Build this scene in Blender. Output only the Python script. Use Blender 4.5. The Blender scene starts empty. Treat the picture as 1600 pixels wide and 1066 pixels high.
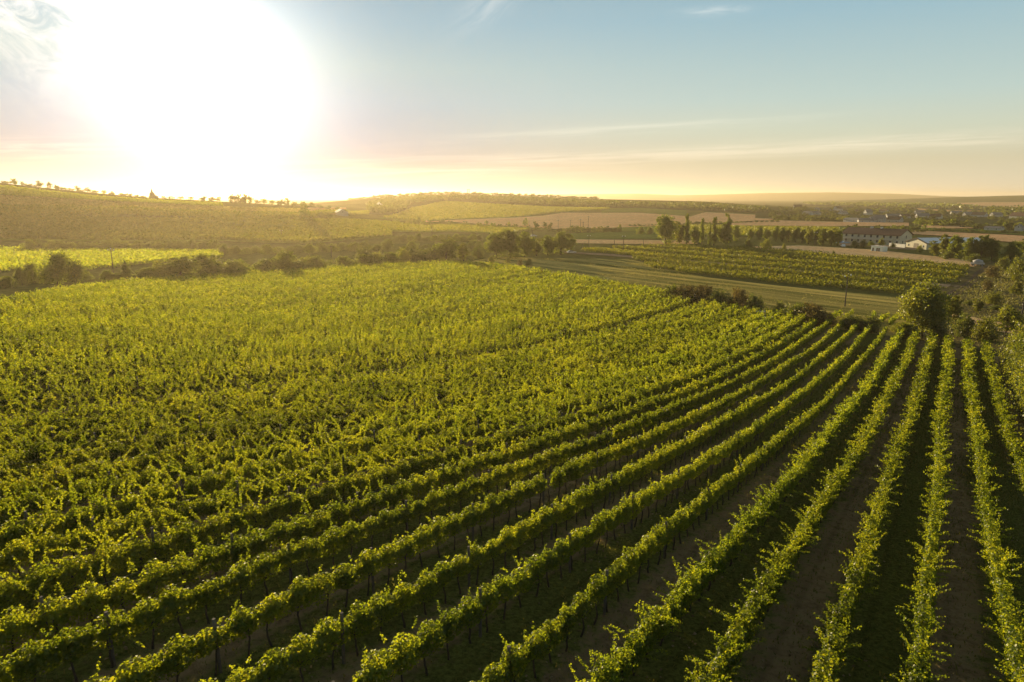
import bpy, math, random
import numpy as np
from mathutils import Vector
rng = np.random.default_rng(7)
random.seed(7)
scn = bpy.context.scene
COL = scn.collection
F = 1066.7                      # focal length in pixels of a 1600 px wide frame (24 mm on 36 mm)
PITCH = math.atan(225 / F)
CAMZ = 26.0
TH = math.radians(33)           # heading of the vine rows
SIN, COS = math.sin(TH), math.cos(TH)
SUN_AZ, SUN_EL = math.radians(-23.0), math.radians(8.0)
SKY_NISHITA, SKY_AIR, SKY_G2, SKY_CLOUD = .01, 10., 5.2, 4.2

# ------------------------------------------------------------------ terrain
_u = np.array([-400, -120, -60, -25, 0, 10, 20, 30, 40, 50, 60, 75, 90, 110, 130, 155, 185, 230, 20000.])
_z = np.array([27, 22, 19.3, 16.0, 13.3, 12.2, 11.0, 9.75, 8.4, 7.1, 6.0, 4.35, 3.2, 2.0, 1.2, .5, .1, 0, 0])
_uf = np.linspace(-400, 400, 3201)
_zf = np.interp(_uf, _u, _z)
_k = np.hanning(49); _k /= _k.sum()
_zf = np.convolve(np.pad(_zf, 24, mode='edge'), _k, mode='valid')
HA = (np.array([-900, -500, 0, 60, 120, 180, 230, 300, 380, 480, 560, 660]), np.array([60, 52, 37, 34, 31, 28, 25.8, 23.5, 21, 17, 9, 0.]))
HB = (np.array([260, 420, 520, 600, 680, 720, 800, 870, 920, 1000, 1100, 1200, 1320]), np.array([0, 8, 18, 26, 31, 31.5, 29, 25.5, 22, 20, 17.5, 9, 0.]))
HC = (np.array([600, 760, 860, 1000, 1060, 1130, 1200, 1300, 1400, 1470, 1560, 1750, 2200]), np.array([0, 30, 55, 62, 45, 55, 68, 74, 58, 36, 20, 0, 0.]))
HD = (np.array([1250, 1400, 1500, 1600, 1750, 2400]), np.array([0, 15, 27, 34, 40, 40.]))

def sstep(a, b, x):
    t = np.clip((x - a) / (b - a), 0, 1)
    return t * t * (3 - 2 * t)

def H(x, y):
    x = np.asarray(x, float); y = np.asarray(y, float)
    u = x * SIN + y * COS
    z = np.interp(u, _uf, _zf)
    r = np.hypot(x, y)
    az = np.clip(np.arctan2(x, y), -1.35, 1.35)
    q = 800 + 1090 * np.tan(az)
    front = sstep(-1, 40, y)
    w = front
    z = z + w * np.interp(q, *HA) * sstep(390, 660, r) * (1 - sstep(660, 1250, r))
    z = z + w * np.interp(q, *HB) * sstep(640, 1400, r) * (1 - sstep(1400, 2400, r))
    z = z + w * np.interp(q, *HD) * sstep(2200, 4200, r) * (1 - sstep(4200, 6000, r))
    z = z + w * np.interp(q, *HC) * sstep(5800, 8000, r) * (1 - sstep(8200, 9600, r))
    z = z + .35 * np.sin(x / 61. + 1) * np.sin(y / 47.) * sstep(240, 420, r)
    return z

def ray(px, py):
    a, b = (px - 800) / F, -(py - 533) / F
    d = np.array([a, math.cos(PITCH) + b * math.sin(PITCH), -math.sin(PITCH) + b * math.cos(PITCH)])
    return d
def P(px, py):
    """where the line of sight through a pixel of the photograph meets the land"""
    d = ray(px, py)
    t = np.geomspace(4, 9500, 3000)
    below = CAMZ + t * d[2] < H(t * d[0], t * d[1])
    i = int(np.argmax(below)) if below.any() else len(t) - 1
    lo, hi = t[max(i - 1, 0)], t[i]
    for _ in range(30):
        m = (lo + hi) / 2
        if CAMZ + m * d[2] < float(H(m * d[0], m * d[1])): hi = m
        else: lo = m
    return np.array([hi * d[0], hi * d[1], float(H(hi * d[0], hi * d[1]))])
def at_range(px, r):
    """a point of the land in the direction of a pixel column, r metres away"""
    az = math.atan((px - 800) / 1090)
    x, y = r * math.sin(az), r * math.cos(az)
    return np.array([x, y, float(H(x, y))])
def depth(p):
    return p[1] * math.cos(PITCH) - (p[2] - CAMZ) * math.sin(PITCH)
def pix(x, y, z):
    dz = z - CAMZ
    dep = y * math.cos(PITCH) - dz * math.sin(PITCH)
    up = y * math.sin(PITCH) + dz * math.cos(PITCH)
    s = np.maximum(dep, .1)
    return 800 + F * x / s, 533 - F * up / s, dep
def inside(px, py, poly):
    px = np.asarray(px, float); py = np.asarray(py, float)
    res = np.zeros(px.shape, bool)
    n = len(poly)
    for i in range(n):
        x1, y1 = poly[i][:2]; x2, y2 = poly[(i + 1) % n][:2]
        if y1 == y2: continue
        c = (y1 > py) != (y2 > py)
        res ^= c & (px < (x2 - x1) * (py - y1) / (y2 - y1) + x1)
    return res

# ------------------------------------------------------------------ object helpers
def link(o, parent=None):
    COL.objects.link(o)
    if parent is not None: o.parent = parent
    return o
def tag(o, label=None, cat=None, group=None, kind=None):
    if label: o['label'] = label
    if cat: o['category'] = cat
    if group: o['group'] = group
    if kind: o['kind'] = kind
    return o
def empty(name, loc, rz=0., label=None, cat=None, group=None):
    o = bpy.data.objects.new(name, None)
    o.location = loc; o.rotation_euler = (0, 0, rz); o.empty_display_size = .5
    link(o); return tag(o, label, cat, group)
def mesh_np(name, verts, faces, mats, midx=None, smooth=False, tone=None):
    """faces: (n,3) or (n,4) array, or a list of polygons"""
    me = bpy.data.meshes.new(name)
    if isinstance(faces, np.ndarray):
        n, k = faces.shape
        me.vertices.add(len(verts)); me.vertices.foreach_set('co', np.asarray(verts, np.float32).ravel())
        me.loops.add(n * k); me.loops.foreach_set('vertex_index', faces.astype(np.int32).ravel())
        me.polygons.add(n); me.polygons.foreach_set('loop_start', np.arange(0, n * k, k, dtype=np.int32))
        try: me.polygons.foreach_set('loop_total', np.full(n, k, np.int32))
        except Exception: pass
        me.update(calc_edges=True)
    else:
        me.from_pydata([tuple(map(float, v)) for v in verts], [], faces); me.update()
    for m in (mats if isinstance(mats, (list, tuple)) else [mats]): me.materials.append(m)
    if tone is not None: me.attributes.new('tone', 'FLOAT', 'POINT').data.foreach_set('value', np.asarray(tone, np.float32))
    if midx is not None: me.polygons.foreach_set('material_index', np.asarray(midx, np.int32))
    if smooth: me.polygons.foreach_set('use_smooth', np.ones(len(me.polygons), bool))
    return me
def mesh_obj(name, me, parent=None, loc=(0, 0, 0)):
    o = bpy.data.objects.new(name, me); o.location = loc
    return link(o, parent)

class MB:
    """collects boxes, prisms and tubes for ONE part"""
    def __init__(s): s.v = []; s.f = []; s.m = []
    def poly(s, pts, faces, m=0):
        b = len(s.v); s.v += [tuple(map(float, p)) for p in pts]
        s.f += [tuple(b + i for i in f) for f in faces]; s.m += [m] * len(faces); return s
    def box(s, x0, x1, y0, y1, z0, z1, m=0, bev=0.):
        if bev:
            prof = [(x0 + bev, y0), (x1 - bev, y0), (x1, y0 + bev), (x1, y1 - bev), (x1 - bev, y1), (x0 + bev, y1), (x0, y1 - bev), (x0, y0 + bev)]
            return s.prism(prof, z0, z1, m)
        p = [(x0, y0, z0), (x1, y0, z0), (x1, y1, z0), (x0, y1, z0), (x0, y0, z1), (x1, y0, z1), (x1, y1, z1), (x0, y1, z1)]
        return s.poly(p, [(0, 3, 2, 1), (4, 5, 6, 7), (0, 1, 5, 4), (1, 2, 6, 5), (2, 3, 7, 6), (3, 0, 4, 7)], m)
    def prism(s, prof, z0, z1, m=0):
        n = len(prof)
        p = [(x, y, z0) for x, y in prof] + [(x, y, z1) for x, y in prof]
        f = [tuple(range(n - 1, -1, -1)), tuple(range(n, 2 * n))] + [(i, (i + 1) % n, n + (i + 1) % n, n + i) for i in range(n)]
        return s.poly(p, f, m)
    def extrude_y(s, prof, y0, y1, m=0):
        n = len(prof)
        p = [(x, y0, z) for x, z in prof] + [(x, y1, z) for x, z in prof]
        f = [tuple(range(n)), tuple(range(2 * n - 1, n - 1, -1))] + [(i, n + i, n + (i + 1) % n, (i + 1) % n) for i in range(n)]
        return s.poly(p, f, m)
    def tube(s, pts, rad, seg=6, m=0):
        pts = [np.array(p, float) for p in pts]
        rad = rad if isinstance(rad, (list, tuple)) else [rad] * len(pts)
        b = len(s.v)
        for i, p in enumerate(pts):
            d = pts[min(i + 1, len(pts) - 1)] - pts[max(i - 1, 0)]
            d = d / (np.linalg.norm(d) + 1e-9)
            a = np.cross(d, [0, 0, 1.]) if abs(d[2]) < .9 else np.cross(d, [1., 0, 0])
            a /= np.linalg.norm(a); c = np.cross(d, a)
            for k in range(seg):
                t = 2 * math.pi * k / seg
                s.v.append(tuple(p + rad[i] * (a * math.cos(t) + c * math.sin(t))))
        for i in range(len(pts) - 1):
            for k in range(seg):
                q = b + i * seg
                s.f.append((q + k, q + (k + 1) % seg, q + seg + (k + 1) % seg, q + seg + k)); s.m.append(m)
        s.f.append(tuple(b + k for k in range(seg - 1, -1, -1))); s.m.append(m)
        e = b + (len(pts) - 1) * seg
        s.f.append(tuple(e + k for k in range(seg))); s.m.append(m)
        return s
    def build(s, name, mats, parent=None, loc=(0, 0, 0), smooth=False):
        return mesh_obj(name, s.mesh(name, mats, smooth), parent, loc)
    def mesh(s, name, mats, smooth=False):
        return mesh_np(name, s.v, s.f, mats, s.m, smooth)

# ------------------------------------------------------------------ materials
def newmat(name):
    m = bpy.data.materials.new(name); m.use_nodes = True
    nt = m.node_tree; nt.nodes.clear()
    out = nt.nodes.new('ShaderNodeOutputMaterial')
    return m, nt, out
def N(nt, t, **kw):
    n = nt.nodes.new(t)
    for k, v in kw.items():
        if k.startswith('i_'): n.inputs[int(k[2:])].default_value = v
        else: setattr(n, k, v)
    return n
def ramp(nt, fac, stops):
    r = nt.nodes.new('ShaderNodeValToRGB')
    e = r.color_ramp.elements
    while len(e) < len(stops): e.new(.5)
    for el, (p, c) in zip(e, stops): el.position = p; el.color = (*c, 1)
    nt.links.new(fac, r.inputs[0]); return r.outputs[0]
def mix(nt, fac, a, b, mode='MIX'):
    n = nt.nodes.new('ShaderNodeMix'); n.data_type = 'RGBA'; n.blend_type = mode
    for s, v in ((0, fac), (6, a), (7, b)):
        if hasattr(v, 'is_linked'): nt.links.new(v, n.inputs[s])
        else: n.inputs[s].default_value = v if s == 0 else (*v, 1)
    return n.outputs[2]
def noise(nt, vec, scale, detail=3, rough=.55):
    n = N(nt, 'ShaderNodeTexNoise'); n.inputs['Scale'].default_value = scale
    n.inputs['Detail'].default_value = detail; n.inputs['Roughness'].default_value = rough
    if vec is not None: nt.links.new(vec, n.inputs['Vector'])
    return n.outputs[0]
def objvec(nt, rot=0., scale=(1, 1, 1)):
    t = N(nt, 'ShaderNodeTexCoord'); mp = N(nt, 'ShaderNodeMapping')
    mp.inputs['Rotation'].default_value = (0, 0, rot); mp.inputs['Scale'].default_value = scale
    nt.links.new(t.outputs['Object'], mp.inputs[0]); return mp.outputs[0]

def leaf_mat(name, cols, trans, tw=.5, gloss=.06):
    """two-sided leaf: diffuse + translucent + a little sheen; hue differs leaf by leaf and plant by plant"""
    m, nt, out = newmat(name)
    geo = N(nt, 'ShaderNodeNewGeometry'); oi = N(nt, 'ShaderNodeObjectInfo')
    c = ramp(nt, geo.outputs['Random Per Island'], [(i / (len(cols) - 1), k) for i, k in enumerate(cols)])
    hv = N(nt, 'ShaderNodeHueSaturation')
    ma = N(nt, 'ShaderNodeMapRange'); ma.inputs[3].default_value = .8; ma.inputs[4].default_value = 1.2
    nt.links.new(oi.outputs['Random'], ma.inputs[0])
    at = N(nt, 'ShaderNodeAttribute', attribute_name='tone')          # weak and strong plants along a row
    ad = N(nt, 'ShaderNodeMath', operation='ADD'); nt.links.new(ma.outputs[0], ad.inputs[0]); nt.links.new(at.outputs['Fac'], ad.inputs[1])
    nt.links.new(ad.outputs[0], hv.inputs['Value'])
    nt.links.new(c, hv.inputs['Color'])
    d = N(nt, 'ShaderNodeBsdfDiffuse'); nt.links.new(hv.outputs[0], d.inputs[0])
    t = N(nt, 'ShaderNodeBsdfTranslucent')
    tc = ramp(nt, geo.outputs['Random Per Island'], [(0, tuple(.75 * k for k in trans)), (.6, trans), (1, (min(1, trans[0] * 1.35), trans[1] * 1.1, trans[2]))])
    hv2 = N(nt, 'ShaderNodeHueSaturation'); nt.links.new(tc, hv2.inputs['Color']); nt.links.new(ad.outputs[0], hv2.inputs['Value'])
    hu = N(nt, 'ShaderNodeMapRange'); hu.inputs[1].default_value = -.4; hu.inputs[2].default_value = .4; hu.inputs[3].default_value = .515; hu.inputs[4].default_value = .478
    nt.links.new(at.outputs['Fac'], hu.inputs[0]); nt.links.new(hu.outputs[0], hv2.inputs['Hue'])
    nt.links.new(hv2.outputs[0], t.inputs[0])
    g = N(nt, 'ShaderNodeBsdfGlossy'); g.inputs[1].default_value = .4; g.inputs[0].default_value = (.9, .9, .8, 1)
    mx = N(nt, 'ShaderNodeMixShader'); mx.inputs[0].default_value = tw
    nt.links.new(d.outputs[0], mx.inputs[1]); nt.links.new(t.outputs[0], mx.inputs[2])
    m2 = N(nt, 'ShaderNodeMixShader'); m2.inputs[0].default_value = gloss
    nt.links.new(mx.outputs[0], m2.inputs[1]); nt.links.new(g.outputs[0], m2.inputs[2])
    nt.links.new(m2.outputs[0], out.inputs[0]); return m

def plain(name, col, rough=.7, metal=0., var=.25, scale=3., bump=0., spec=.3):
    m, nt, out = newmat(name)
    b = N(nt, 'ShaderNodeBsdfPrincipled'); v = objvec(nt)
    n = noise(nt, v, scale, 4)
    c = ramp(nt, n, [(.25, tuple(k * (1 - var) for k in col)), (.75, tuple(min(1, k * (1 + var)) for k in col))])
    nt.links.new(c, b.inputs['Base Color']); b.inputs['Roughness'].default_value = rough; b.inputs['Metallic'].default_value = metal
    b.inputs['Specular IOR Level'].default_value = spec
    if bump:
        bp = N(nt, 'ShaderNodeBump'); bp.inputs['Strength'].default_value = bump; nt.links.new(n, bp.inputs['Height']); nt.links.new(bp.outputs[0], b.inputs['Normal'])
    nt.links.new(b.outputs[0], out.inputs[0]); return m

def field_mat(name, c1, c2, stripe=0., rot=0., period=2.5, nscale=.02, fine=1.2, bump=.0, trans=None, bands=False):
    """land cover: big patches, fine grain and rows or mowing lines that follow the field"""
    m, nt, out = newmat(name)
    v = objvec(nt)
    a = noise(nt, v, nscale, 4, .6); b_ = noise(nt, v, fine, 3, .6)
    c = ramp(nt, a, [(.3, c1), (.7, c2)])
    g = N(nt, 'ShaderNodeMapRange'); g.inputs[1].default_value = .25; g.inputs[2].default_value = .75; g.inputs[3].default_value = .6; g.inputs[4].default_value = 1.35
    nt.links.new(b_, g.inputs[0])
    c = mix(nt, 1., c, g.outputs[0], 'MULTIPLY')
    if stripe:
        sv = objvec(nt, rot)
        st = N(nt, 'ShaderNodeMapping'); st.inputs['Scale'].default_value = (1 / period, .06 / period, 1); nt.links.new(sv, st.inputs[0])
        w = noise(nt, st.outputs[0], 1.6, 4, .65)
        g2 = N(nt, 'ShaderNodeMapRange'); g2.inputs[1].default_value = .3; g2.inputs[2].default_value = .7; g2.inputs[3].default_value = 1 - stripe; g2.inputs[4].default_value = 1 + stripe * .6
        nt.links.new(w, g2.inputs[0])
        if bands: c = mix(nt, .8, c, ramp(nt, w, [(.32, c1), (.5, tuple((a_ + b__) / 2 for a_, b__ in zip(c1, c2))), (.64, c2)]))
        c = mix(nt, 1., c, g2.outputs[0], 'MULTIPLY')
    bs = N(nt, 'ShaderNodeBsdfDiffuse'); bs.inputs[1].default_value = .6
    nt.links.new(c, bs.inputs[0])
    if bump:
        bp = N(nt, 'ShaderNodeBump'); bp.inputs['Strength'].default_value = 1.; bp.inputs['Distance'].default_value = bump
        nt.links.new(b_, bp.inputs['Height']); nt.links.new(bp.outputs[0], bs.inputs['Normal'])
    sh = bs.outputs[0]
    if trans:
        t = N(nt, 'ShaderNodeBsdfTranslucent'); t.inputs[0].default_value = (*trans, 1)
        mx = N(nt, 'ShaderNodeMixShader'); mx.inputs[0].default_value = .3
        nt.links.new(sh, mx.inputs[1]); nt.links.new(t.outputs[0], mx.inputs[2]); sh = mx.outputs[0]
    nt.links.new(sh, out.inputs[0]); return m

VINE = leaf_mat('vine_leaf', [(.035, .065, .008), (.06, .095, .012), (.095, .125, .016)], (.47, .55, .015), .45, .022)
VINE_LOW = leaf_mat('low_vine_leaf', [(.03, .055, .008), (.05, .08, .012), (.08, .10, .016)], (.36, .38, .014), .44, .03)
TREE = leaf_mat('tree_leaf', [(.035, .055, .012), (.06, .085, .016), (.09, .11, .02)], (.30, .36, .025), .44, .03)
OLIVE = leaf_mat('olive_leaf', [(.05, .065, .015), (.08, .095, .02), (.12, .12, .03)], (.36, .39, .02), .45, .035)
DARK = leaf_mat('dark_leaf', [(.025, .045, .014), (.042, .062, .018), (.06, .08, .024)], (.23, .27, .025), .40, .04)
RUST = leaf_mat('dry_leaf', [(.06, .055, .02), (.09, .075, .025), (.12, .09, .03)], (.22, .17, .03), .42, .04)
GRASS = leaf_mat('grass_blade', [(.06, .075, .018), (.10, .11, .03), (.17, .15, .06)], (.28, .27, .05), .5, .03)
DRYG = leaf_mat('dry_grass_blade', [(.12, .12, .03), (.20, .18, .05), (.30, .24, .09)], (.5, .44, .08), .5, .03)
BARK = plain('bark', (.07, .05, .035), .9, 0, .4, 6, .4)
POSTM = plain('weathered_post', (.13, .105, .08), .85, 0, .3, 5, .2)
WIREM = plain('dull_wire', (.22, .20, .17), .6, .3, .05)
POLEM = plain('pole_wood', (.10, .08, .06), .9, 0, .3, 3)
VWALL = plain('aged_render', (.40, .385, .36), .85, 0, .12, .5)
WHITE = plain('white_render', (.62, .60, .56), .8, 0, .08, .8)
CREAM = plain('cream_render', (.50, .46, .35), .85, 0, .1, .6)
MINT = plain('mint_render', (.55, .66, .62), .8, 0, .08, .8)
GREYW = plain('grey_render', (.42, .40, .40), .85, 0, .12, .6)
REDR = plain('red_tile', (.11, .058, .042), .8, 0, .25, 1.2, .2)
BRNR = plain('brown_tile', (.10, .065, .05), .8, 0, .25, 1.2, .2)
GRYR = plain('grey_tile', (.15, .15, .16), .7, 0, .2, 1.2, .2)
PANEL = plain('blue_metal_sheet', (.85, .83, .80), .4, .1, .1, .4)
DOORM = plain('dark_door', (.05, .04, .035), .6, 0, .2)
GLASSM = plain('window_glass', (.05, .06, .08), .12, 0, .1, 2, 0, .6)
STONE = plain('dark_stone', (.20, .17, .14), .9, 0, .2, 1)
TYRE = plain('tyre', (.02, .02, .02), .9, 0, .1)
METAL = plain('bare_metal', (.45, .45, .46), .4, .7, .1)
SILVER = plain('silver_paint', (.62, .64, .68), .25, .3, .04, 2, 0, .5)
BLUEP = plain('blue_paint', (.07, .10, .22), .25, .1, .08, 2, 0, .5)
LBLUE = plain('light_blue_paint', (.22, .36, .52), .3, .1, .05, 2, 0, .5)
WHITEP = plain('white_paint', (.78, .78, .78), .3, 0, .04, 2, 0, .5)
PORC = plain('white_porcelain', (.85, .84, .80), .15, 0, .03, 2, 0, .6)

# ------------------------------------------------------------------ ground
def build_ground():
    az = np.concatenate([np.radians(np.arange(-180, -52, 4.)), np.radians(np.arange(-52, 52, .22)), np.radians(np.arange(52, 180, 4.))])
    r = [0.6]
    while r[-1] < 9900: r.append(r[-1] * 1.018 + .45)
    r = np.array(r)
    A, R = np.meshgrid(az, r)
    X, Y = R * np.sin(A), R * np.cos(A)
    Z = H(X, Y)
    V = np.stack([X, Y, Z], -1).reshape(-1, 3)
    nr, na = len(r), len(az)
    i, j = np.meshgrid(np.arange(nr - 1), np.arange(na), indexing='ij')
    j2 = (j + 1) % na
    Fq = np.stack([i * na + j, (i + 1) * na + j, (i + 1) * na + j2, i * na + j2], -1).reshape(-1, 4)[:, ::-1]
    g = field_mat('meadow_ground', (.09, .10, .028), (.17, .16, .045), nscale=.012, fine=.5, bump=.15)
    o = mesh_obj('ground', mesh_np('ground', V, Fq, g, smooth=True)); tag(o, kind='structure')
build_ground()

def resample(pts, n):
    pts = np.array(pts, float)
    d = np.r_[0, np.cumsum(np.hypot(*np.diff(pts[:, :2], axis=0).T))]
    t = np.linspace(0, d[-1], n)
    return np.stack([np.interp(t, d, pts[:, k]) for k in range(2)], 1)
def sheet(name, near, far, mat, nu=70, nv=24, lift=.1, world=False):
    """land cover laid over the terrain between two polylines (pixels of the photograph, cast onto the land)"""
    if not world:
        near = [P(*p)[:2] for p in near]; far = [P(*p)[:2] for p in far]
    a, b = resample(near, nu), resample(far, nu)
    t = np.linspace(0, 1, nv)[:, None, None]
    G = a[None] * (1 - t) + b[None] * t
    X, Y = G[..., 0], G[..., 1]
    Z = H(X, Y) + lift + .0005 * np.hypot(X, Y)
    V = np.stack([X, Y, Z], -1).reshape(-1, 3)
    i, j = np.meshgrid(np.arange(nv - 1), np.arange(nu - 1), indexing='ij')
    Fq = np.stack([i * nu + j, i * nu + j + 1, (i + 1) * nu + j + 1, (i + 1) * nu + j], -1).reshape(-1, 4)
    o = mesh_obj(name, mesh_np(name, V, Fq, mat, smooth=True)); tag(o, kind='structure'); return o

# soil of the vineyard: bare worked strips, grassy strips, wheel ruts, all following the rows
def soil_mat():
    m, nt, out = newmat('vineyard_soil')
    v = objvec(nt)
    rv = objvec(nt, TH)
    sx = N(nt, 'ShaderNodeSeparateXYZ'); nt.links.new(rv, sx.inputs[0])
    big = noise(nt, v, .06, 3); mid = noise(nt, v, 1.6, 6, .72); fine = noise(nt, v, 6., 3, .7)
    # across-row coordinate: rows at x' = -v ; period 5 m pairs a grassy and a bare alley
    def wave(per, ph):
        a = N(nt, 'ShaderNodeMath', operation='MULTIPLY'); a.inputs[1].default_value = 2 * math.pi / per; nt.links.new(sx.outputs[0], a.inputs[0])
        b = N(nt, 'ShaderNodeMath', operation='ADD'); b.inputs[1].default_value = ph; nt.links.new(a.outputs[0], b.inputs[0])
        c = N(nt, 'ShaderNodeMath', operation='COSINE'); nt.links.new(b.outputs[0], c.inputs[0]); return c.outputs[0]
    soil = ramp(nt, mid, [(.28, (.16, .11, .055)), (.5, (.34, .24, .125)), (.72, (.56, .41, .23))])
    weed = ramp(nt, fine, [(.3, (.06, .075, .016)), (.7, (.22, .22, .05))])
    w1 = wave(5., 1.2)
    s = N(nt, 'ShaderNodeMath', operation='MULTIPLY'); s.inputs[1].default_value = .22; nt.links.new(w1, s.inputs[0])
    a2 = N(nt, 'ShaderNodeMath', operation='ADD'); nt.links.new(s.outputs[0], a2.inputs[0]); nt.links.new(mid, a2.inputs[1])
    a3 = N(nt, 'ShaderNodeMath', operation='ADD'); nt.links.new(a2.outputs[0], a3.inputs[0])
    s3 = N(nt, 'ShaderNodeMath', operation='MULTIPLY'); s3.inputs[1].default_value = .5; nt.links.new(big, s3.inputs[0]); nt.links.new(s3.outputs[0], a3.inputs[1])
    fac = N(nt, 'ShaderNodeMapRange'); fac.inputs[1].default_value = .60; fac.inputs[2].default_value = .80; nt.links.new(a3.outputs[0], fac.inputs[0])
    c = mix(nt, fac.outputs[0], soil, weed)
    rut = wave(1.25, .0)
    rm = N(nt, 'ShaderNodeMapRange'); rm.inputs[1].default_value = .6; rm.inputs[2].default_value = 1.; rm.inputs[3].default_value = 1.; rm.inputs[4].default_value = .8; nt.links.new(rut, rm.inputs[0])
    c = mix(nt, 1., c, rm.outputs[0], 'MULTIPLY')
    b = N(nt, 'ShaderNodeBsdfDiffuse'); b.inputs[1].default_value = .8; nt.links.new(c, b.inputs[0])
    bp = N(nt, 'ShaderNodeBump'); bp.inputs['Distance'].default_value = .25; nt.links.new(mid, bp.inputs['Height']); nt.links.new(bp.outputs[0], b.inputs['Normal'])
    nt.links.new(b.outputs[0], out.inputs[0]); return m
SOIL = soil_mat()

# outline of the vineyard, far side, traced along the row ends (photo pixels -> land)
EDGE_PX = [(1700, 590), (1600, 566), (1540, 551), (1480, 537), (1395, 526), (1350, 518), (1300, 512), (1250, 505), (1200, 497), (1130, 487), (1060, 468), (1000, 457), (930, 443), (860, 431), (790, 421), (720, 415), (600, 419), (500, 426), (400, 433), (300, 440), (200, 447), (100, 460), (0, 480), (-120, 505)]
EDGE = [P(*p)[:2] for p in EDGE_PX]
NEARPTS = [(-70, 60), (-60, 20), (-30, -6), (20, -6), (60, 40), (75, 80)]
VPOLY = [tuple(p) for p in EDGE] + NEARPTS[:]
def uv(x, y): return x * SIN + y * COS, -x * COS + y * SIN
def xy(u, v): return u * SIN - v * COS, u * COS + v * SIN
VPOLY_UV = [uv(*p) for p in VPOLY]
sheet('vineyard_soil', [(-52, 12), (-25, 2), (0, 2), (20, 6), (45, 30), (75, 85)], [tuple(p) for p in EDGE[::-1]], SOIL, 160, 110, .02, True)

# ------------------------------------------------------------------ leaf builder
def leaf_quads(C, Nn, s):
    """one folded leaf per point"""
    n = len(C)
    Nn = Nn / (np.linalg.norm(Nn, axis=1, keepdims=True) + 1e-9)
    R = rng.normal(size=(n, 3)); R[:, 2] -= .6
    T = R - (R * Nn).sum(1, keepdims=True) * Nn
    T /= np.linalg.norm(T, axis=1, keepdims=True) + 1e-9
    B = np.cross(Nn, T); s = s[:, None]
    V = np.stack([C - T * s * .5, C + B * s * .45 + Nn * s * .14 + T * s * .05, C + T * s * .55, C - B * s * .45 + Nn * s * .14 + T * s * .05], 1).reshape(-1, 3)
    return V, np.arange(4 * n).reshape(n, 4)

def hash1(i, k):
    x = np.sin(i * 127.1 + k * 311.7) * 43758.5453
    return x - np.floor(x)
def vnoise(x, k):
    i = np.floor(x); f = x - i; f = f * f * (3 - 2 * f)
    return hash1(i, k) * (1 - f) + hash1(i + 1, k) * f

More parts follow.
